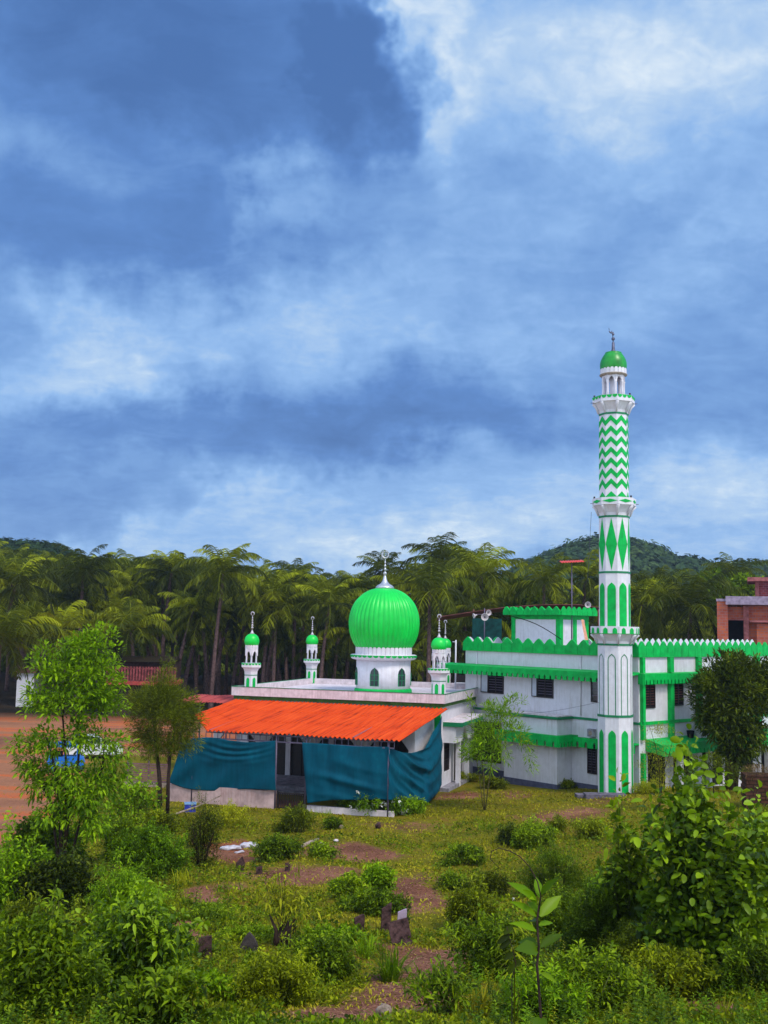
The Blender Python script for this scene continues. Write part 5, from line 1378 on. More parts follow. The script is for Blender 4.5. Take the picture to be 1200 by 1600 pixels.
def tree(name, label, cat, D, trunks, crown, ncl, per, L, W, shape, mk, seed, cr=.22, bark=None, droop=.25, up=.25, hang=0, shell=.5, flat=.6, group=None, sag=.1, depth=.9, rk=1.0, out=1.0, tipr=.008):
    """trunks: [( [(px,py)...], r0, r1 )], first point on the ground"""
    rs = np.random.RandomState(seed); base = None; T = []
    for pts, r0, r1 in trunks:
        w = [U(px, py, D+(p[2] if len(p) > 2 else 0)) for p in pts for px, py in [p[:2]]]
        g = float(gz(w[0].x, w[0].y)); w[0].z = min(w[0].z, g-.05)
        if base is None: base = Vector((w[0].x, w[0].y, g))
        T.append(([np.array(v-base) for v in w], [r0+(r1-r0)*i/(len(w)-1) for i in range(len(w))]))
    ell = [(e[0]-base.x, e[1]-base.y, e[2]-base.z, *e[3:]) for e in E3(D, crown, depth)]
    c = ell_points(rs, ell, ncl, shell)
    root = thing(name, label, cat, base, 0, group)
    mb = MB(); branches(mb, rs, T, c, r_tip=tipr, r_k=rk, sag=sag); mb.build('trunk' if cat == 'tree' else 'stem', bark or BARK, root)
    ctr = np.mean(np.array(ell)[:, :3], 0)
    V, F, t = foliage(rs, c, cr, per, L, W, shape, droop, out, up, flat, tone0=rs.uniform(.25, .75, len(c)), hang=hang, axis=ctr)
    np_mesh('crown' if cat == 'tree' else 'leaves', V, F, LEAF[mk] if isinstance(mk, str) else mk, tone=t, parent=root)
    return root

def build_trees():
    # leafy yard tree on the left
    tree('leafy_tree', 'light green leafy tree with several dark forking stems at the left, before the yard', 'tree', 36,
      [([(97, 1330), (95, 1285), (92, 1245), (86, 1200), (72, 1150)], .075, .03), ([(100, 1330), (108, 1262), (122, 1190), (128, 1120), (130, 1060)], .06, .02), ([(103, 1330), (104, 1250), (103, 1190), (98, 1120), (105, 1040)], .055, .02),
       ([(96, 1330), (80, 1255), (66, 1225), (45, 1205)], .05, .02), ([(106, 1330), (130, 1260), (160, 1200), (165, 1140)], .05, .02)],
      [(150, 1005, 36, 26), (118, 1030, 58, 34), (155, 1060, 46, 40), (85, 1050, 38, 30), (112, 1090, 66, 30), (68, 1105, 34, 22), (165, 1105, 36, 26), (60, 1160, 46, 18), (110, 1150, 55, 22), (175, 1165, 30, 30), (45, 1190, 32, 13), (95, 1205, 60, 15), (75, 1228, 45, 14), (130, 1235, 60, 20), (170, 1210, 36, 22), (120, 1262, 44, 20), (85, 1270, 30, 16), (140, 1290, 34, 16)],
      440, 34, .20, .075, 'lance', 'bright', 11, cr=.34, droop=.3, flat=.75, shell=.35, bark=DSTEM)
    # dark feathery twin-trunk tree
    tree('feathery_tree', 'dark olive feathery tree with two close trunks left of the cloth', 'tree', 50.5,
      [([(251, 1262), (249, 1215), (245, 1175), (240, 1120), (235, 1075)], .12, .04), ([(262, 1262), (263, 1215), (266, 1178), (275, 1120), (285, 1085)], .10, .03)],
      [(262, 1100, 50, 32), (235, 1110, 38, 38), (290, 1120, 32, 28), (255, 1075, 30, 22), (262, 1045, 10, 18), (225, 1150, 26, 26), (255, 1165, 32, 22), (285, 1155, 28, 22), (210, 1095, 16, 20)],
      460, 60, .20, .03, 'tiny', 'olive', 12, cr=.40, droop=.2, up=.5, shell=.3, flat=.3, bark=DSTEM)
    # slim tree in front of the recess
    tree('slim_tree', 'slender pale green tree with open crown in front of the annex recess', 'tree', 53.5,
      [([(757, 1255), (756, 1215), (752, 1180), (748, 1140)], .035, .015), ([(758, 1255), (766, 1205), (775, 1160), (785, 1120)], .03, .012), ([(756, 1254), (747, 1200), (738, 1150), (736, 1110)], .025, .01)],
      [(762, 1140, 34, 26), (785, 1112, 26, 18), (800, 1095, 16, 8), (745, 1165, 30, 22), (815, 1150, 16, 14), (780, 1170, 26, 20), (770, 1105, 14, 10), (740, 1095, 8, 10), (735, 1178, 14, 16), (828, 1172, 10, 12), (765, 1195, 16, 10), (800, 1135, 20, 16), (830, 1190, 7, 12)],
      210, 20, .24, .05, 'lance', 'bright', 13, cr=.34, droop=.15, up=.3, shell=.3, bark=mat('pale_bark', (.16, .13, .05), .9, .1, .3, 9))
    # round mango tree
    tree('mango_tree', 'dense round dark green mango tree in front of the annex right wing', 'tree', 58.5,
      [([(1140, 1222), (1140, 1190), (1138, 1150), (1136, 1110)], .26, .16), ([(1148, 1222), (1152, 1180), (1165, 1140), (1175, 1110)], .16, .08)],
      [(1142, 1075, 52, 50), (1112, 1085, 34, 34), (1175, 1075, 36, 40), (1150, 1046, 42, 26), (1105, 1065, 20, 20), (1185, 1105, 32, 34), (1135, 1130, 46, 34), (1160, 1150, 40, 36), (1110, 1118, 24, 22), (1195, 1060, 26, 30), (1150, 1180, 24, 24)],
      640, 40, .30, .09, 'lance', 'dark', 14, cr=.40, droop=.12, up=.25, hang=.0, shell=.5, flat=.6)
    # feathery sapling at the right of the minaret
    tree('sapling', 'wispy yellow green sapling with thin bare twigs beside the annex corner', 'tree', 51,
      [([(1029, 1252), (1031, 1225), (1030, 1195), (1024, 1165), (1015, 1135)], .025, .008), ([(1030, 1252), (1036, 1210), (1045, 1180), (1056, 1140)], .025, .008)],
      [(1030, 1178, 30, 10), (1015, 1195, 22, 8), (1045, 1195, 28, 9), (1030, 1212, 30, 10), (1010, 1160, 20, 6), (1050, 1165, 22, 5), (1035, 1140, 34, 10), (1025, 1228, 26, 10)],
      150, 22, .09, .03, 'tiny', 'yellow', 15, cr=.24, droop=.2, shell=.2, flat=.85)
    for lb, px, py, D, sd in (('round broadleaf tree with fresh green crown rising behind the palms beside the brick house', 1114, 912, 120, 31), ('low broadleaf tree with yellow green crown behind the terrace, left of the stair room', 812, 925, 118, 32), ('small broadleaf tree at the far right above the brick house roof', 1162, 915, 124, 33)):
        tree('broadleaf_tree', lb, 'tree', D, [([(px, 1085), (px-2, 1010), (px+3, py+12)], .3, .15)], [(px, py, 24, 20), (px-14, py+14, 18, 16), (px+16, py+12, 20, 18), (px+2, py+34, 26, 22)], 190, 30, .5, .26, 'ovate', 'mid', sd, cr=.75, shell=.4)
    tree('small_bush', 'dense bush under the mango tree at the edge of the brick stack', 'bush', 56, [([(1115, 1222), (1112, 1200), (1108, 1185)], .03, .01)], [(1112, 1195, 26, 18), (1080, 1205, 16, 12), (1150, 1205, 20, 14)], 60, 26, .2, .06, 'lance', 'olive', 16, cr=.3)
build_trees()

def shrub(label, px, py, w, h, mk='mid', L=.10, W=.045, shape='lance', dens=1.0, seed=0, name='shrub', stems=7, D=None, droop=.3, flat=.6, cr=None, per=22, lumps=6, bark=None, depth=.8, shell=.15, up=.35, tall=0, sizes=None):
    """bush rooted where the photo shows its foot; w, h its width and height in photo pixels"""
    rs = np.random.RandomState(seed+int(px)*7+int(py)); g = G(px, py) if D is None else None
    if D is not None: t = U(px, py, D); g = Vector((t.x, t.y, float(gz(t.x, t.y))))
    s = g.y/FPX; hw, hh = w*s/2*1.08, h*s*(1.06 if h > 50 else .80); ell = []
    for i in range(lumps):
        a = (i+.5)/lumps*2-1; k = rs.uniform(.25, .62); z = hh*(.18+.62*rs.rand()*(1-.55*abs(a)))
        ell.append((a*hw*.62, rs.uniform(-.5, .5)*hw*depth, z, hw*k, hw*k*depth, max(.12, min(hh*.48, hh-z))))
    ell.append((rs.uniform(-.2, .2)*hw, 0, hh*.66, hw*.42, hw*.42*depth, hh*.33))
    ncl = int(max(10, min(620, dens*1.7*26*(hw*hh)/(L*L*14)))); c = ell_points(rs, ell, ncl, shell)
    gzv = np.array([float(gz(g.x+p[0], g.y+p[1]))-g.z for p in c]); c[:, 2] = np.maximum(c[:, 2], gzv+.04)
    ns = int(6+lumps*2.2); sh = []; lines = []
    for i in range(ns):
        a = rs.uniform(0, 6.28); q = rs.uniform(.2, 1.0); x0, y0 = math.cos(a)*hw*q*.7, math.sin(a)*hw*q*.7*depth
        top = hh*(1.0-.45*q)*rs.uniform(.85, 1.45); x1, y1 = x0*rs.uniform(1.1, 1.7), y0*rs.uniform(1.1, 1.7)
        lines.append(([x0*.6, y0*.6, hh*.3], [x1, y1, top]))
        for u in (.55, .7, .82, .92, 1.0): sh.append([x0*.6+(x1-x0*.6)*u, y0*.6+(y1-y0*.6)*u, hh*.3+(top-hh*.3)*u])
    root = thing(name, label, 'bush', g); T = []
    for i in range(stems):
        a = rs.uniform(0, 6.28); q = np.array([math.cos(a)*hw*.5, math.sin(a)*hw*.5*depth, hh*rs.uniform(.4, .75)]); b0 = np.array([math.cos(a)*hw*.12, math.sin(a)*hw*.12, -.08])
        T.append(([b0, b0+(q-b0)*.5+np.array([0, 0, .1*hh]), q], [.010+.006*hh, .008+.004*hh, .006]))
    mb = MB()
    for a, b in lines: mb.tube([tuple(a), tuple((np.array(a)+np.array(b))/2+rs.normal(0, .02, 3)), tuple(b)], [.006+.003*hh, .005, .003], 4)
    branches(mb, rs, T, c[:140], r_tip=.003, n=4, r_k=.5); mb.build('stem', bark or STEM, root)
    parts = [foliage(rs, c, cr or L*1.5, per, L, W, shape, droop, 1.0, up, flat, tone0=rs.uniform(.1, .75, len(c))),
             foliage(rs, sh, L*.75, max(3, int(per*.35)), L*1.1, W*1.1, shape, droop, 1.0, up, flat, tone0=rs.uniform(.55, 1.0, len(sh)))]
    V, F, t = merge(parts)
    np_mesh('leaves', V, F, LEAF[mk], tone=t, parent=root)
    return root
def build_shrubs():
    S = shrub
    # big-leaf bush on the right
    S('large bush of big rounded glossy leaves filling the right edge below the mango tree', 1105, 1478, 215, 262, 'glossy', .18, .11, 'round', 1.7, 1, D=21, droop=.25, per=9, cr=.22, lumps=9, stems=12, flat=.5, name='big_leaf_bush')
    S('upper spray of big rounded leaves rising before the annex ground floor', 1085, 1300, 110, 292, 'glossy', .19, .115, 'round', 1.0, 2, D=21.5, droop=.2, per=7, cr=.22, lumps=4, stems=6, flat=.4, name='big_leaf_bush')
    S('leafy bush of upright oval leaves left of the big-leaf bush, lit tips', 985, 1372, 95, 205, 'mid', .19, .10, 'ovate', 1.5, 3, D=23, per=9, cr=.2, lumps=6, stems=8, name='big_leaf_bush')
    S('big-leaf bush cut by the right edge of the photo at mid height', 1195, 1420, 100, 225, 'glossy', .18, .11, 'round', 1.3, 4, D=22, per=8, cr=.22, lumps=5, name='big_leaf_bush')
    S('low bush of narrow pale leaves at the foot of the upright oval-leaf bush', 962, 1435, 100, 66, 'bright', .12, .035, 'lance', 1.0, 5, per=18)
    S('fine-leaved dark mound left of the big-leaf bush', 930, 1500, 120, 100, 'mid', .055, .028, 'ovate', 1.0, 6, per=34, cr=.14, depth=1)
    S('fine-leaved mound behind the single tall seedling', 875, 1462, 90, 66, 'mid', .06, .028, 'ovate', 1.0, 7, per=30, cr=.14)
    S('fine-leaved mound under the big-leaf bush, near its shadow', 1010, 1520, 120, 70, 'olive', .055, .026, 'ovate', 1.0, 8, per=30, cr=.14)
    S('grass-like upright weed bush right of the tall seedling', 870, 1400, 110, 70, 'mid', .09, .02, 'lance', .9, 9, per=24, up=1.2)
    S('round leafy bush on the slope below the annex bay', 832, 1325, 78, 46, 'mid', .10, .05, 'ovate', 1.1, 10)
    S('dark leafy clump left of the round bush below the annex bay', 795, 1320, 40, 36, 'dark', .10, .045, 'lance', 1.0, 11)
    S('small dark bush with brown base right of the round bush', 872, 1300, 32, 26, 'olive', .09, .04, 'lance', 1.0, 12)
    S('pale bush at the crest under the minaret foot', 925, 1312, 52, 36, 'weed', .11, .04, 'lance', 1.0, 13)
    S('low spreading bush left of centre slope below the slim tree', 722, 1350, 80, 32, 'mid', .10, .045, 'ovate', 1.0, 14)
    S('tiny bush on the bare soil strip right of centre', 708, 1392, 48, 30, 'mid', .09, .04, 'ovate', 1.0, 15)
    S('bush beside the thin seedling on the right slope', 765, 1400, 60, 44, 'olive', .09, .04, 'ovate', 1.0, 16)
    S('bushy weeds along the soil path right side', 735, 1452, 90, 60, 'weed', .08, .03, 'lance', 1.0, 17, per=28)
    S('lit weed bush at the lower centre right of the soil mound', 775, 1530, 130, 90, 'mid', .08, .032, 'lance', .9, 18, per=28)
    S('tall leafy herb mass at the bottom right of centre', 920, 1590, 170, 90, 'mid', .10, .035, 'lance', .8, 19, per=24)
    S('narrow-leaved herbs at the bottom beneath the tall seedling', 840, 1600, 130, 70, 'bright', .09, .03, 'lance', .8, 20, per=24)
    S('leafy herbs at the right bottom corner before the tall grass', 1060, 1560, 160, 66, 'weed', .09, .035, 'lance', .8, 21, per=26)
    S('herbs at the extreme bottom right corner', 1175, 1560, 110, 80, 'mid', .09, .035, 'lance', .8, 22, per=26)
    # centre
    S('flowering bush with white blossoms in front of the middle shade cloth', 590, 1272, 96, 42, 'bright', .16, .06, 'ovate', 1.4, 23, per=22, cr=.3, name='flowering_bush')
    S('dark leafy plant at the left end of the flowering bush', 545, 1266, 36, 34, 'mid', .14, .06, 'ovate', 1.1, 24)
    S('loose bush at the foot of the swagged cloth', 645, 1272, 40, 26, 'bright', .13, .05, 'lance', 1.1, 25)
    S('pale tall bush before the barred gate', 462, 1300, 60, 44, 'weed', .13, .045, 'lance', 1.1, 26)
    S('dark green bush right of the white sack', 436, 1345, 72, 48, 'mid', .10, .045, 'ovate', 1.2, 27)
    S('small green bush right of the fallen pale log', 500, 1342, 48, 26, 'mid', .10, .045, 'ovate', 1.0, 28)
    S('small fresh bush near the white stone', 520, 1296, 30, 20, 'mid', .10, .045, 'ovate', 1.0, 29)
    S('dark green clump in mid slope, left half of the pair above the gravestones', 545, 1400, 60, 34, 'mid', .11, .055, 'ovate', 1.2, 30)
    S('brighter green clump in mid slope, right half of the pair above the gravestones', 590, 1392, 50, 44, 'bright', .12, .055, 'ovate', 1.1, 31)
    S('wide leafy clump just above the leaning gravestones', 585, 1425, 110, 36, 'mid', .10, .045, 'ovate', 1.1, 32)
    S('dense bright weeds around the short gravestone', 522, 1482, 100, 32, 'bright', .075, .035, 'ovate', 1.0, 33, per=30)
    S('weeds below centre left of the long grass tuft', 500, 1530, 120, 60, 'mid', .075, .03, 'lance', 1.0, 34, per=30)
    S('yellow green herb tangle left of the bottom centre', 430, 1570, 130, 70, 'weed', .075, .028, 'lance', .9, 35, per=28)
    S('low green weeds around the grey pointed gravestone', 390, 1470, 90, 22, 'mid', .075, .03, 'lance', 1.0, 36, per=26)
    S('low patch of green weeds on the left of the slope', 330, 1440, 110, 22, 'mid', .075, .03, 'lance', 1.0, 37, per=26)
    S('narrow-leaved plant at the bottom right of the soil mound', 690, 1590, 110, 60, 'mid', .14, .035, 'lance', .7, 38, per=14)
    # left thickets
    S('bright rounded bush right of the leafy tree trunk', 238, 1372, 110, 76, 'bright', .09, .04, 'ovate', 1.2, 39, per=28)
    S('second bright bush merging with the leafy tree foot', 195, 1350, 80, 70, 'mid', .09, .04, 'ovate', 1.1, 40, per=28)
    S('tall dry-stemmed grey green bush left of the white sack', 315, 1356, 66, 98, 'olive', .085, .026, 'lance', .45, 41, per=20, stems=14, bark=DSTEM)
    S('yellow green brush behind the dry-stemmed bush near the low wall', 350, 1292, 90, 44, 'yellow', .10, .03, 'lance', .6, 42, per=22)
    S('brush under the feathery tree', 250, 1300, 60, 40, 'weed', .12, .05, 'ovate', .9, 43)
    S('round-leaved vines hanging over the bank at the left', 72, 1350, 130, 66, 'mid', .13, .085, 'round', 1.1, 44, per=14, cr=.2)
    S('pale leaves on the left edge above the thicket', 20, 1440, 110, 120, 'bright', .13, .06, 'ovate', .9, 45, per=16, cr=.2)
    S('dark leafy bush in the left thicket below the vines', 90, 1430, 130, 90, 'dark', .12, .06, 'ovate', 1.2, 46, per=18)
    S('arching fresh green bush in the middle of the left thicket', 195, 1462, 130, 104, 'bright', .085, .024, 'lance', 1.0, 47, per=30, droop=.5)
    S('ground brush between the left thicket and the grassy slope', 240, 1440, 70, 44, 'weed', .09, .03, 'lance', 1.0, 48, per=26)
    S('broad-leaved bush at the lower left, large lit leaves', 215, 1560, 190, 130, 'glossy', .13, .06, 'ovate', 1.1, 49, per=18, cr=.2, droop=.4, depth=.7)
    S('dark thicket at the lower left corner', 60, 1590, 190, 150, 'mid', .10, .045, 'ovate', .9, 50, per=22, depth=.7)
    S('tangled bush at the left edge above the corner thicket', 40, 1500, 130, 80, 'weed', .09, .035, 'lance', .9, 51, per=26)
    S('leafy bush in front of the broad-leaved one at the very bottom left', 250, 1620, 150, 80, 'mid', .12, .05, 'ovate', .8, 52, per=20, depth=.7)
    S('mid-height bush joining the corner thicket and the broad-leaved bush', 130, 1530, 130, 90, 'olive', .09, .035, 'lance', .9, 53, per=26)
    S('lit green bush right of the broad-leaved bush, by the brown gravestone', 322, 1570, 80, 46, 'bright', .10, .045, 'ovate', .9, 54, per=20)
    S('pale big-leaved seedlings under the leafy tree at its right', 205, 1290, 90, 70, 'bright', .17, .10, 'ovate', .5, 55, per=10, cr=.25)
    # weedy strip by the buildings
    S('grass and weeds at the foot of the hall side wall', 730, 1222, 40, 16, 'weed', .13, .03, 'lance', 1.0, 56)
    S('weeds under the slim tree at the recess', 770, 1232, 46, 20, 'olive', .13, .04, 'lance', 1.0, 57)
    S('weeds along the plinth of the annex bay', 885, 1232, 30, 14, 'olive', .12, .04, 'lance', 1.0, 58)
    S('weeds at the right foot of the minaret', 1015, 1240, 50, 22, 'yellow', .12, .03, 'lance', .9, 59)
    S('brush on the rise at the far right below the brick stack', 1190, 1300, 60, 50, 'weed', .12, .045, 'ovate', .8, 60)
build_shrubs()

def build_special_plants():
    # single tall seedling with paddle leaves
    g = U(845, 1640, 7.6); g.z = float(gz(g.x, g.y)); D = 7.6
    P = lambda px, py, dy=0: np.array(U(px, py, D+dy)-g)
    r = thing('tall_seedling', 'single tall seedling with large paddle leaves on a dark knobbly stem at bottom centre right', 'plant', g)
    m = MB(); pts = [P(846, 1640), P(845, 1590), P(842, 1545), P(839, 1508), P(842, 1480), P(839, 1440), P(842, 1415)]
    pts[0][2] = -.1
    m.tube([tuple(p) for p in pts], [.011, .010, .009, .009, .008, .007, .005], 8)
    m.tube([tuple(P(*a)) for a in ((841, 1425), (845, 1400), (840, 1378), (828, 1355), (812, 1338), (797, 1330), (780, 1325), (768, 1330), (766, 1342), (776, 1352), (784, 1360))], [.006, .005, .005, .004, .004, .004, .003, .003, .003, .002, .002], 6)
    m.build('stem', DSTEM, r)
    A = [((836, 1406), (797, 1371), 15), ((838, 1408), (828, 1398), 8), ((842, 1402), (838, 1366), 13), ((845, 1398), (870, 1364), 11), ((844, 1432), (874, 1392), 19), ((838, 1432), (800, 1398), 11), ((840, 1425), (825, 1404), 12), ((838, 1455), (800, 1432), 11),
         ((838, 1475), (812, 1466), 17), ((840, 1486), (808, 1474), 24), ((844, 1480), (876, 1452), 14), ((845, 1520), (868, 1528), 8), ((840, 1440), (826, 1436), 12), ((846, 1590), (842, 1610), 22), ((842, 1446), (862, 1436), 9), ((838, 1412), (818, 1382), 13)]
    for i, (a, b, w) in enumerate(A):
        p0 = P(*a); p1 = P(*b, -.12 if i % 2 else .10); d = p1-p0; L = np.linalg.norm(d)*1.12
        V, F, k = leaf_arrays(p0[None], d[None], (np.array([.15*(-1)**i, -.75, .65]))[None], np.array([L]), np.array([w*D/FPX*1.0]), 'ovate', .2, .2)
        np_mesh('leaf', V, F, LEAF['glossy' if i in (8, 9, 4, 11, 12, 13) else 'bright'], tone=np.full(len(V), .35+.5*((i*37) % 10)/10), parent=r)
    # thin green cane with a plume beside it
    g = U(804, 1640, 8.4); g.z = float(gz(g.x, g.y)); r = thing('thin_herb', 'thin straight yellow green herb with drooping narrow leaves left of the tall seedling', 'plant', g); D = 8.4
    P = lambda px, py, dy=0: np.array(U(px, py, D+dy)-g)
    m = MB(); a = P(804, 1640); a[2] = -.1; m.tube([tuple(a), tuple(P(804, 1510)), tuple(P(802, 1440))], [.006, .005, .003], 6); m.build('stem', LEAF['yellow'], r)
    rs = np.random.RandomState(4); n = 46; u = rs.uniform(0, 1, n); base = np.array([P(802+2*v, 1440+75*v) for v in u]); az = rs.uniform(0, 6.28, n)
    Dr = np.stack([np.cos(az), np.sin(az), .25+0*az], 1); V, F, k = leaf_arrays(base, Dr, np.tile([0, 0, 1.], (n, 1)), rs.uniform(.09, .19, n), rs.uniform(.012, .024, n), 'lance', .6); np_mesh('leaves', V, F, LEAF['weed'], tone=np.repeat(rs.uniform(.2, .9, n), k), parent=r)
    g = U(784, 1640, 8.1); g.z = float(gz(g.x, g.y)); r = thing('dark_leaf_vine', 'thin vine with a row of small dark leaves left of the thin herb', 'plant', g); D = 8.1
    P = lambda px, py, dy=0: np.array(U(px, py, D+dy)-g); ch = [(800, 1530), (806, 1505), (800, 1480), (795, 1462), (792, 1448)]
    m = MB(); a = P(800, 1640); a[2] = -.1; m.tube([tuple(a)]+[tuple(P(*q)) for q in ch], [.005, .004, .004, .003, .003, .002], 6); m.build('stem', DSTEM, r)
    for a, b in (((800, 1448), (789, 1456)), ((797, 1460), (780, 1470)), ((799, 1468), (784, 1478)), ((802, 1488), (790, 1496)), ((804, 1505), (796, 1518)), ((806, 1508), (812, 1500))):
        d = P(*b)-P(*a); V, F, k = leaf_arrays(P(*a)[None], d[None], np.array([[0, -.9, .4]]), np.array([np.linalg.norm(d)*1.2]), np.array([.045]), 'round', .1); np_mesh('leaf', V, F, LEAF['dark'], tone=np.full(len(V), .3), parent=r)
    # small weedy tree stump with yellow sprouts
    g = G(440, 1480); r = thing('sprouting_stump', 'dark gnarled stump with thin sprouts and yellow green drooping leaves, centre left', 'plant', g); s = g.y/FPX; rs = np.random.RandomState(6)
    m = MB()
    for i in range(7):
        x = (i-3)*4*s; h = (26+rs.uniform(-8, 22))*s; m.tube([(x, rs.uniform(-.05, .05), -.05), (x+rs.uniform(-.08, .08), 0, h*.5), (x+rs.uniform(-.12, .12), .02, h)], [.03, .045, .015], 7)
    m.build('stump', DSTEM, r); m = MB(); tips = []
    for i in range(13):
        a = (i-6)/6; x0 = rs.uniform(-10, 22)*s; x1 = x0+a*38*s+rs.uniform(-6, 6)*s; h = rs.uniform(70, 128)*s*(1-.25*abs(a))
        p = [(x0, 0, .25), (x0+(x1-x0)*.35, rs.uniform(-.1, .1), h*.5), (x1, rs.uniform(-.2, .2), h)]; m.tube(p, [.008, .006, .004], 5)
        for u in (.55, .75, .9, 1.0): tips.append([x0+(x1-x0)*(.35+(u-.5)*1.3), p[2][1]*u, .25+(h-.25)*u])
    m.build('sprout', DSTEM, r)
    V, F, t = foliage(rs, tips, .16, 10, .15, .045, 'lance', .5, 1, .0, .9); np_mesh('leaves', V, F, LEAF['yellow'], tone=t, parent=r)
    # white blossoms of the flowering bush
    fb = [o for o in bpy.data.objects if o.name.startswith('flowering_bush')][0]; rs = np.random.RandomState(8); s = fb.location.y/FPX
    c = np.concatenate([np.array([[rs.normal(0, 13)*s, -.55-rs.rand()*.25, (20+rs.normal(0, 7))*s] for _ in range(26)]), np.array([[rs.normal(36, 5)*s*1.0, -.5, (8+rs.normal(0, 3))*s] for _ in range(8)]), np.array([[rs.normal(-32, 4)*s, -.45, (14+rs.normal(0, 4))*s] for _ in range(6)])])
    V, F, t = foliage(rs, c, .05, 6, .11, .06, 'ovate', .1, 1, .2, .3); np_mesh('blossoms', V, F, LEAF['flower'], tone=t, parent=fb)
build_special_plants()

def tuft(label, px, py, hpx, n, seed, mk='lush', wpx=30, name='grass_tuft'):
    rs = np.random.RandomState(seed); g = G(px, py); s = g.y/FPX; h = hpx*s
    az = rs.uniform(0, 6.28, n); lean = rs.uniform(.05, .9, n)**1.2; o = rnd_unit(rs, n)*[wpx*s*.4, wpx*s*.4, 0]; o[:, 2] = -.03
    D = np.stack([np.cos(az)*lean, np.sin(az)*lean, np.ones(n)], 1); N = np.stack([-np.cos(az), -np.sin(az), .6+0*az], 1)
    V, F, k = leaf_arrays(o, D, N, h*rs.uniform(.5, 1.15, n), np.full(n, .018)*rs.uniform(.7, 1.3, n), 'lance', .45, .12)
    ob = np_mesh(name, V, F, LEAF[mk], tone=np.repeat(rs.uniform(.1, .95, n), k)); ob.location = g; tag(ob, label, 'grass')
    return ob
def build_tufts():
    for i, a in enumerate([('long arching grass tuft left of the reddish soil mound', 610, 1535, 92, 190), ('long grass tuft leaning over the weeds beside the short gravestone', 572, 1495, 60, 110), ('upright bright grass tuft before the fine-leaved mound at lower right', 1105, 1560, 85, 160),
        ('tall grass tuft at the right edge near the bottom', 1175, 1545, 100, 190), ('grass tuft at the foot of the big-leaf bush, left of two', 1050, 1540, 60, 90), ('pale dry grass tuft on the bare soil at the bottom right', 1130, 1600, 70, 40), ('grass tuft right of the broad-leaved bush at lower left', 300, 1500, 90, 60), ('tall single-bladed grass beside the brown gravestone at left', 308, 1590, 120, 30),
        ('grass tuft by the dry-stemmed bush at left', 285, 1385, 50, 90), ('short dry tuft on the bare patch at left of the slope', 362, 1410, 20, 26), ('grass tuft below the sprouting stump', 480, 1560, 60, 120), ('long grass hanging left of the tall seedling', 745, 1590, 80, 90), ('drooping grass under the slim tree', 760, 1300, 50, 60), ('grass tuft before the low kerb wall', 505, 1275, 22, 50)]):
        tuft(a[0], a[1], a[2], a[3], a[4], 300+i, 'yellow' if 'dry' in a[0] else ('grass' if i % 4 == 3 else 'lush'))
build_tufts()

# ---------------------------------------------------------------- turf and low weeds (uncountable)
def scatter(rs, n, ymin, ymax, fn):
    """points on the hillside, denser near the camera, inside the view cone"""
    y = ymin*(ymax/ymin)**rs.uniform(0, 1, n)**1.15; x = rs.uniform(-.40, .40, n)*(y+3); k = rs.rand(n) < fn(x, y); return x[k], y[k]
def vnoise(x, y, f, s=0):
    return .5+.25*(np.sin(x*f+1.7*np.sin(y*f*.7+s)+s)+np.sin(y*f*1.1+1.9*np.sin(x*f*.6+s*2)+s*1.7))
def clear_zone(x, y):
    """false inside the buildings' footprints"""
    dx, dy = x-MO.x, y-MO.y; ca, sa = math.cos(MA), math.sin(MA); a = dx*ca+dy*sa; b = -dx*sa+dy*ca
    hall = (a > -13.6) & (a < .5) & (b > -8.75) & (b < 13)
    dx, dy = x-AO.x, y-AO.y; ca, sa = math.cos(AA), math.sin(AA); a = dx*ca+dy*sa; b = -dx*sa+dy*ca
    ann = ((a > -14) & (a < .1) & (b > -.1)) | ((a > -8.9) & (a < -4.4) & (b > -1.4))
    return ~(hall | ann)
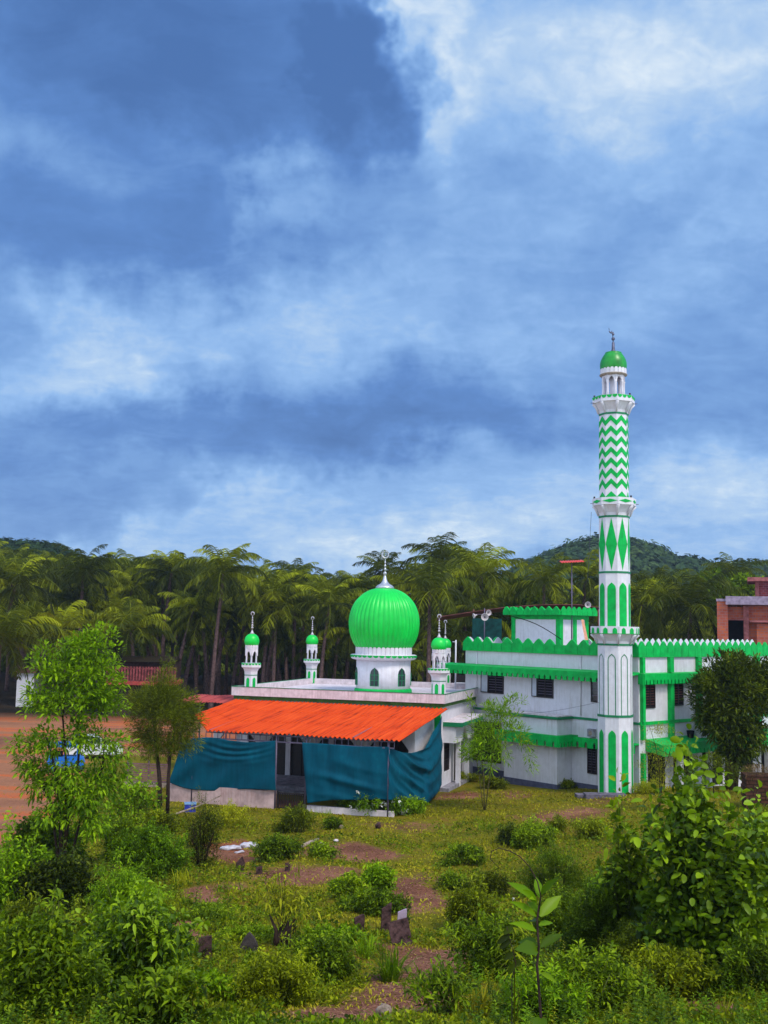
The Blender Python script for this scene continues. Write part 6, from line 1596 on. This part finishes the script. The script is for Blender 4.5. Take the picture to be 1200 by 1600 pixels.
def build_turf():
    rs = np.random.RandomState(21)
    x, y = scatter(rs, 330000, 6.5, 60, lambda x, y: clear_zone(x, y)*np.clip(1.15-1.25*soil(x, y), .03, 1)*(.45+.55*vnoise(x, y, 1.3)))
    n = len(x); z = gz(x, y); P = np.stack([x, y, z-.01], 1); az = rs.uniform(0, 6.28, n); ln = rs.uniform(.2, 1.3, n)
    D = np.stack([np.cos(az)*ln, np.sin(az)*ln, np.ones(n)], 1); N = np.stack([-np.cos(az), -np.sin(az), .5+0*az], 1)
    h = (.05+.0016*y)*rs.uniform(.5, 1.5, n)*(.6+.9*vnoise(x, y, .8, 3)); w = (.006+.0011*y)*rs.uniform(.7, 1.3, n)
    dirt = soil(x, y); tone = np.clip(.25+.45*vnoise(x, y, .55, 1)+rs.uniform(-.25, .25, n)+.5*dirt, 0, 1)
    V, F, k = leaf_arrays(P, D, N, h, w, 'tiny', .3, .1)
    o = np_mesh('short_grass', V, F, LEAF['grass'], tone=np.repeat(tone, k)); tag(o, 'short patchy yellow green grass over the hillside', 'grass', kind='stuff')
    # straw litter on the bare patches
    x, y = scatter(rs, 110000, 7, 45, lambda x, y: clear_zone(x, y)*np.clip(soil(x, y)*1.2-.15, 0, 1)*(x > -.26*y-1))
    n = len(x); az = rs.uniform(0, 6.28, n); P = np.stack([x, y, gz(x, y)+.012], 1); D = np.stack([np.cos(az), np.sin(az), rs.uniform(-.05, .25, n)], 1)
    V, F, k = leaf_arrays(P, D, np.tile([0, 0, 1.], (n, 1)), rs.uniform(.06, .2, n), (.004+.0008*y)*rs.uniform(.6, 1.2, n), 'tiny', .1, .05)
    o = np_mesh('dry_straw', V, F, leafmat('straw', (.09, .035, .02), (.26, .11, .07), (.46, .25, .15), .1, .8, .1), tone=np.repeat(rs.rand(n), k)); tag(o, 'dry reddish straw lying on the bare soil patches', 'straw', kind='stuff')
    # broad-leaved ground weeds
    for nm, mk, cnt, seed, L, W, shp, thr in (('ground_weeds', 'weed', 26000, 5, .065, .026, 'lance', .44), ('ground_herbs', 'mid', 17000, 9, .06, .034, 'ovate', .50)):
        rs = np.random.RandomState(40+seed)
        def f(x, y):
            v = vnoise(x, y, .9, seed)*.6+vnoise(x, y, 2.7, seed*2)*.4
            edge = np.clip((np.abs(x/y-.02)-.10)*5, 0, .35)+np.clip((13-y)/10, 0, .3)
            return clear_zone(x, y)*(soil(x, y) < .45)*np.clip((v+edge-thr)*5, 0.02, 1)
        x, y = scatter(rs, cnt, 6.5, 50, f); n = len(x); c = np.stack([x, y, gz(x, y)+rs.uniform(.02, .12, n)*(.6+y*.02)], 1)
        sc_ = np.clip(.8+y*.03, 1, 2.2); V, F, t = [], [], []
        for a, b in ((0, 12), (12, 24), (24, 60)):
            k = (y >= a) & (y < b); q = (a+b)/2 if a < 24 else 34
            if not k.any(): continue
            f_ = .85+.028*q; v = foliage(rs, c[k], .075*f_, 15 if a < 24 else 9, L*f_, W*f_, shp, .3, 1, .5, .5, tone0=rs.uniform(.2, .8, k.sum())); V.append(v)
        V, F, t = merge(V); o = np_mesh(nm, V, F, LEAF[mk], tone=t); tag(o, 'low %s spread across the hillside grass' % ('narrow-leaved weeds' if mk == 'weed' else 'round-leaved herbs'), 'weeds', kind='stuff')
build_turf()

def build_tall_weeds():
    for nm, mk, cnt, seed, lab in (('tall_weeds', 'mid', 2600, 71, 'tangle of leafy upright weeds filling the sides of the slope'), ('pale_weeds', 'bright', 1500, 72, 'lime green young weeds mixed through the tangle at both sides'), ('dry_stalks', 'yellow', 800, 73, 'thin yellowish stalks and seedlings poking out of the tangle')):
        rs = np.random.RandomState(seed)
        def f(x, y):
            a = x/y; side = np.clip((-a-.135)*16, 0, 1)*np.clip((36-y)/8, 0, 1)+np.clip((a-.045)*14, 0, 1)*np.clip((27-y)/6, 0, 1)+np.clip((11.5-y)/3, 0, .6)
            return clear_zone(x, y)*(soil(x, y) < .5)*np.clip(side*(.25+vnoise(x, y, 1.6, seed)), 0.015, 1)
        x, y = scatter(rs, cnt, 7.5, 34, f); n = len(x); h = rs.uniform(.18, .52, n)*(.6+.7*vnoise(x, y, 1.1, 4))*np.clip(.75+y*.025, .8, 1.5); nl = 20
        lean = rs.normal(0, .22, (n, 2)); u = np.tile(np.linspace(.15, 1, nl), n); i = np.repeat(np.arange(n), nl)
        P = np.stack([x[i]+lean[i, 0]*h[i]*u**1.5, y[i]+lean[i, 1]*h[i]*u**1.5, gz(x, y)[i]+h[i]*u], 1)
        az = np.tile(np.arange(nl)*2.4, n)+rs.uniform(0, 6, n)[i]; D = np.stack([np.cos(az), np.sin(az), .35+.6*u], 1)
        k = .8+.03*y[i]; L = (.10 if mk != 'yellow' else .07)*rs.uniform(.6, 1.3, n)[i]*k*(1.15-.6*u); W = L*rs.uniform(.22, .46, n)[i]
        V, F, m = leaf_arrays(P, D, np.tile([0, 0, 1.], (len(P), 1)), L, W, 'lance', .45)
        t = np.clip(rs.uniform(.1, .8, n)[i]+rs.uniform(-.15, .15, len(P))+.2*(u-.5), 0, 1)
        # stems as thin blades
        S = np.stack([x, y, gz(x, y)-.02], 1); DS = np.stack([lean[:, 0]*.8, lean[:, 1]*.8, np.ones(n)], 1)
        V2, F2, m2 = leaf_arrays(S, DS, np.tile([0, -1., 0], (n, 1)), h, .008+.0006*y, 'blade', 0, .2)
        V, F, t = merge([(V, F, np.repeat(t, m)), (V2, F2, np.full(len(V2), .15))])
        o = np_mesh(nm, V, F, LEAF[mk], tone=t); tag(o, lab, 'weeds', kind='stuff')
build_tall_weeds()
def build_long_grass():
    rs = np.random.RandomState(91)
    x, y = scatter(rs, 5200, 7.2, 34, lambda x, y: clear_zone(x, y)*(soil(x, y) < .55)*np.clip((vnoise(x, y, 1.9, 12)*.6+vnoise(x, y, .7, 5)*.5-.62)*7, 0.01, 1))
    n = len(x); b = 13; i = np.repeat(np.arange(n), b); k = n*b; o = rs.normal(0, .05, (k, 2))*(1+.03*y[i])[:, None]
    P = np.stack([x[i]+o[:, 0], y[i]+o[:, 1], gz(x, y)[i]-.02], 1); az = rs.uniform(0, 6.28, k); ln = rs.uniform(.05, .95, k)
    D = np.stack([np.cos(az)*ln, np.sin(az)*ln, np.ones(k)], 1); N = np.stack([-np.cos(az), -np.sin(az), .6+0*az], 1)
    h = (rs.uniform(.14, .38, n)[i])*rs.uniform(.6, 1.2, k)*(.8+.02*y[i]); V, F, m = leaf_arrays(P, D, N, h, .012*(.7+.04*y[i]), 'tiny', .5, .12)
    o = np_mesh('long_grass', V, F, LEAF['lush'], tone=np.repeat(np.clip(rs.uniform(.15, .8, n)[i]+rs.uniform(-.15, .15, k), 0, 1), m)); tag(o, 'longer arching grass growing in patches over the slope', 'grass', kind='stuff')
build_long_grass()

# ---------------------------------------------------------------- gravestones, sacks, stones
def slab(label, px, py, w, h, shape, tilt=(0, 0), rz=0, m=None, name='gravestone', cat='gravestone', th=.07):
    g = G(px, py); s = g.y/FPX; w, h = w*s, h*s; H = w/2
    polys = {'slant': [(-H, -.2), (H, -.2), (H, h), (H*.4, h*.97), (-H, h*.80)], 'point': [(-H*.9, -.2), (H*.9, -.2), (H, h*.45), (H*.6, h*.80), (H*.05, h), (-H*.45, h*.82), (-H, h*.40)],
             'square': [(-H, -.2), (H, -.2), (H*.95, h), (-H, h*.95)], 'gable': [(-H*.8, -.2), (H*.8, -.2), (H, h*.6), (H*.1, h), (-H, h*.55)]}
    rs = np.random.RandomState(int(px)); poly = [(a+rs.uniform(-.012, .012), b+rs.uniform(-.012, .012)) for a, b in polys[shape]]
    k = MB(); k.prism(poly, (0, -th/2, 0), (1, 0, 0), (0, 0, 1), (0, 1, 0), th); o = k.build(name, m or STONE)
    o.location = g; o.rotation_euler = (R_(tilt[0]), R_(tilt[1]), R_(rz))
    bv = o.modifiers.new('b', 'BEVEL'); bv.width = .012; bv.segments = 2
    return tag(o, label, cat, 'gravestones on the slope' if cat == 'gravestone' else None)
def rock(label, px, py, w, h, m, name='stone', cat='stone', seed=1):
    g = G(px, py); s = g.y/FPX; rs = np.random.RandomState(seed+int(px)); k = MB(); n = 14; pr = []
    vs = []; fs = []; rings = 7
    for i in range(rings+1):
        a = PI*i/rings
        for j in range(n):
            t = 2*PI*j/n; r = 1+.16*math.sin(3*t+i+seed)+.12*rs.uniform(-1, 1)
            vs.append((math.sin(a)*math.cos(t)*w*s/2*r, math.sin(a)*math.sin(t)*w*s/2*.8*r, h*s*.5+math.cos(a)*h*s*.55*r))
    for i in range(rings):
        for j in range(n): fs.append((i*n+j, (i+1)*n+j, (i+1)*n+(j+1) % n, i*n+(j+1) % n))
    k.add(vs, fs, 0, True); o = k.build(name, m); o.location = g; return tag(o, label, cat)
def build_small():
    PALES = mat('pale_headstone', (.40, .30, .42), .85, .2, .15, 6, .3, 30)
    slab('short dark gravestone with slanted top, leftmost of the four in the centre', 561, 1457, 14, 26, 'slant', (4, 0), 14)
    slab('tall narrow gravestone with slanting top, second of the four in the centre', 602, 1454, 13, 40, 'slant', (2, 2), 10)
    slab('pale lilac gravestone standing upright behind the wide leaning one', 627, 1452, 12, 28, 'slant', (0, 2), 8, PALES)
    slab('wide square gravestone leaning backward, in front of the pale lilac one', 629, 1477, 30, 36, 'square', (-16, -10), 8)
    slab('grey pointed gravestone among weeds left of the sprouting stump', 388, 1493, 26, 34, 'point', (3, 0), -6, mat('grey_slab', (.07, .055, .055), .9, .2, .3, 8, .6, 25))
    slab('rough brown square gravestone at the left, half hidden by grass', 320, 1498, 17, 32, 'square', (2, 0), 5)
    slab('small pointed gravestone left of the white sack', 375, 1362, 12, 22, 'gable', (0, 4), 0)
    slab('small dark stump-like gravestone right of the small pointed one', 405, 1366, 9, 12, 'slant', (0, 0), 6)
    slab('tiny dark gravestone behind the yellow sprouts', 449, 1362, 7, 12, 'square', (0, 0), 3)
    rock('small red brown pot-like stone on the grass right of centre', 591, 1295, 9, 9, STONE)
    rock('pinkish broken laterite lump at the bottom centre', 600, 1590, 24, 18, LIGHTSTONE)
    rock('white rounded stone on the slope left of centre', 525, 1316, 8, 4, PINKW)
    rock('small pale stone above the white rounded stone', 533, 1296, 7, 6, LIGHTSTONE)
    rock('brown flat rock on the path below the annex', 826, 1318, 16, 8, LIGHTSTONE)
    rock('tiny white litter lump on the bare soil left of the tall seedling', 802, 1408, 6, 4, WHITE2, 'litter', 'litter')
    # white sacks: crumpled, lying
    def sack(label, px, py, w, h, rz, m, seed):
        g = G(px, py); s = g.y/FPX; rs = np.random.RandomState(seed); nu, nv = 26, 16; vs = []
        ph = rs.uniform(0, 6, 6)
        for i in range(nu+1):
            u = i/nu; e = math.sin(PI*min(1, max(0, u)))**.45
            for j in range(nv):
                t = 2*PI*j/nv; r = 1+.12*math.sin(4*t+9*u+ph[0])+.10*math.sin(7*t-13*u+ph[1])+.07*math.sin(23*u+2*t+ph[2])
                vs.append(((u-.5)*w*s, math.cos(t)*h*s*.9*e*r, h*s*.42*e+math.sin(t)*h*s*.5*e*r+.03*math.sin(5*u+ph[3])))
        fs = [(i*nv+j, i*nv+(j+1) % nv, (i+1)*nv+(j+1) % nv, (i+1)*nv+j) for i in range(nu) for j in range(nv)]+[tuple(range(nv-1, -1, -1)), tuple(nu*nv+j for j in range(nv))]
        k = MB(); k.add(vs, fs, 0, True); o = k.build('plastic_sack', m); o.location = g; o.rotation_euler.z = R_(rz); return tag(o, label, 'sack')
    SACK = mat('white_sack', (.56, .52, .60), .6, .3, .2, 8, .5, 30, stain=(.34, .24, .22))
    sack('large crumpled white plastic sack lying on the grass left of centre', 390, 1325, 32, 10, 12, SACK, 1)
    sack('flattened dirty white sack at the left end of the large one', 360, 1328, 34, 8, 8, SACK, 2)
    sack('small torn scrap of white sack in front of the two sacks', 374, 1333, 16, 4, 4, SACK, 3)
    sack('pinkish folded sack piece right of the pale log', 500, 1323, 14, 6, -10, mat('pink_sack', (.50, .34, .33), .8, .2, .2, 8, .4, 30), 4)
    a, b = G(472, 1325), G(497, 1314); m = MB(); m.tube([(0, 0, .06), tuple((b-a)*.5+Vector((0, 0, .08))), tuple((b-a)+Vector((0, 0, .06)))], [.07, .065, .05], 9); o = m.build('log', LIGHTSTONE, None, a); tag(o, 'short pale log lying on the slope between two green bushes', 'log')
    # brown stack at the right with brush on top
    g = U(1195, 1215, 51); g.z = float(gz(g.x, g.y)); r = thing('brick_stack', 'stack of dark brown laterite blocks under dry brush at the right edge', 'stack', g, R_(-8))
    m = MB(); rs = np.random.RandomState(3); bm = brick_mat('dark_brick', (.12, .05, .03), (.07, .03, .02), (.025, .015, .01), .36, .17)
    for k in range(9):
        z = k*.18; m.box(-.95+rs.uniform(-.04, .04), 1.6, -.6+rs.uniform(-.03, .03), .6, z-.1*(k == 0), z+.175)
    m.build('blocks', bm, r)
    V, F, t = foliage(rs, [(rs.uniform(-.9, 1.5), rs.uniform(-.5, .5), 1.66+rs.uniform(0, .1)) for _ in range(46)], .2, 26, .32, .02, 'tiny', .1, 1.2, .1, .8)
    np_mesh('dry_brush', V, F, leafmat('dry_brush', (.06, .035, .015), (.16, .10, .04), (.28, .18, .07), .1, .8, .1), tone=t, parent=r)
build_small()

# ---------------------------------------------------------------- haze
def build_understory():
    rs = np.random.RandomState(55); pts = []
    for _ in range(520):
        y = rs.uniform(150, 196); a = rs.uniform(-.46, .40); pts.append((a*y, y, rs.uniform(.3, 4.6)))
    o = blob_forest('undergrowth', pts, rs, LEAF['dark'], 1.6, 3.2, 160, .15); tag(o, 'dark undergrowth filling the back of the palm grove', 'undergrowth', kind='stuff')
build_understory()
hz = MB(); hz.box(-700, 700, -45, 640, -2, 75)
hm_ = bpy.data.materials.new('haze_air'); hm_.use_nodes = True; hm_.node_tree.nodes.clear()
_o = hm_.node_tree.nodes.new('ShaderNodeOutputMaterial'); _v = hm_.node_tree.nodes.new('ShaderNodeVolumePrincipled')
_v.inputs['Color'].default_value = (.62, .78, 1, 1); _v.inputs['Density'].default_value = .0002; _v.inputs['Anisotropy'].default_value = .2
hm_.node_tree.links.new(_v.outputs[0], _o.inputs['Volume'])
HAZE = hz.build('haze', hm_); tag(HAZE, 'thin bluish haze in the air', None, kind='stuff')
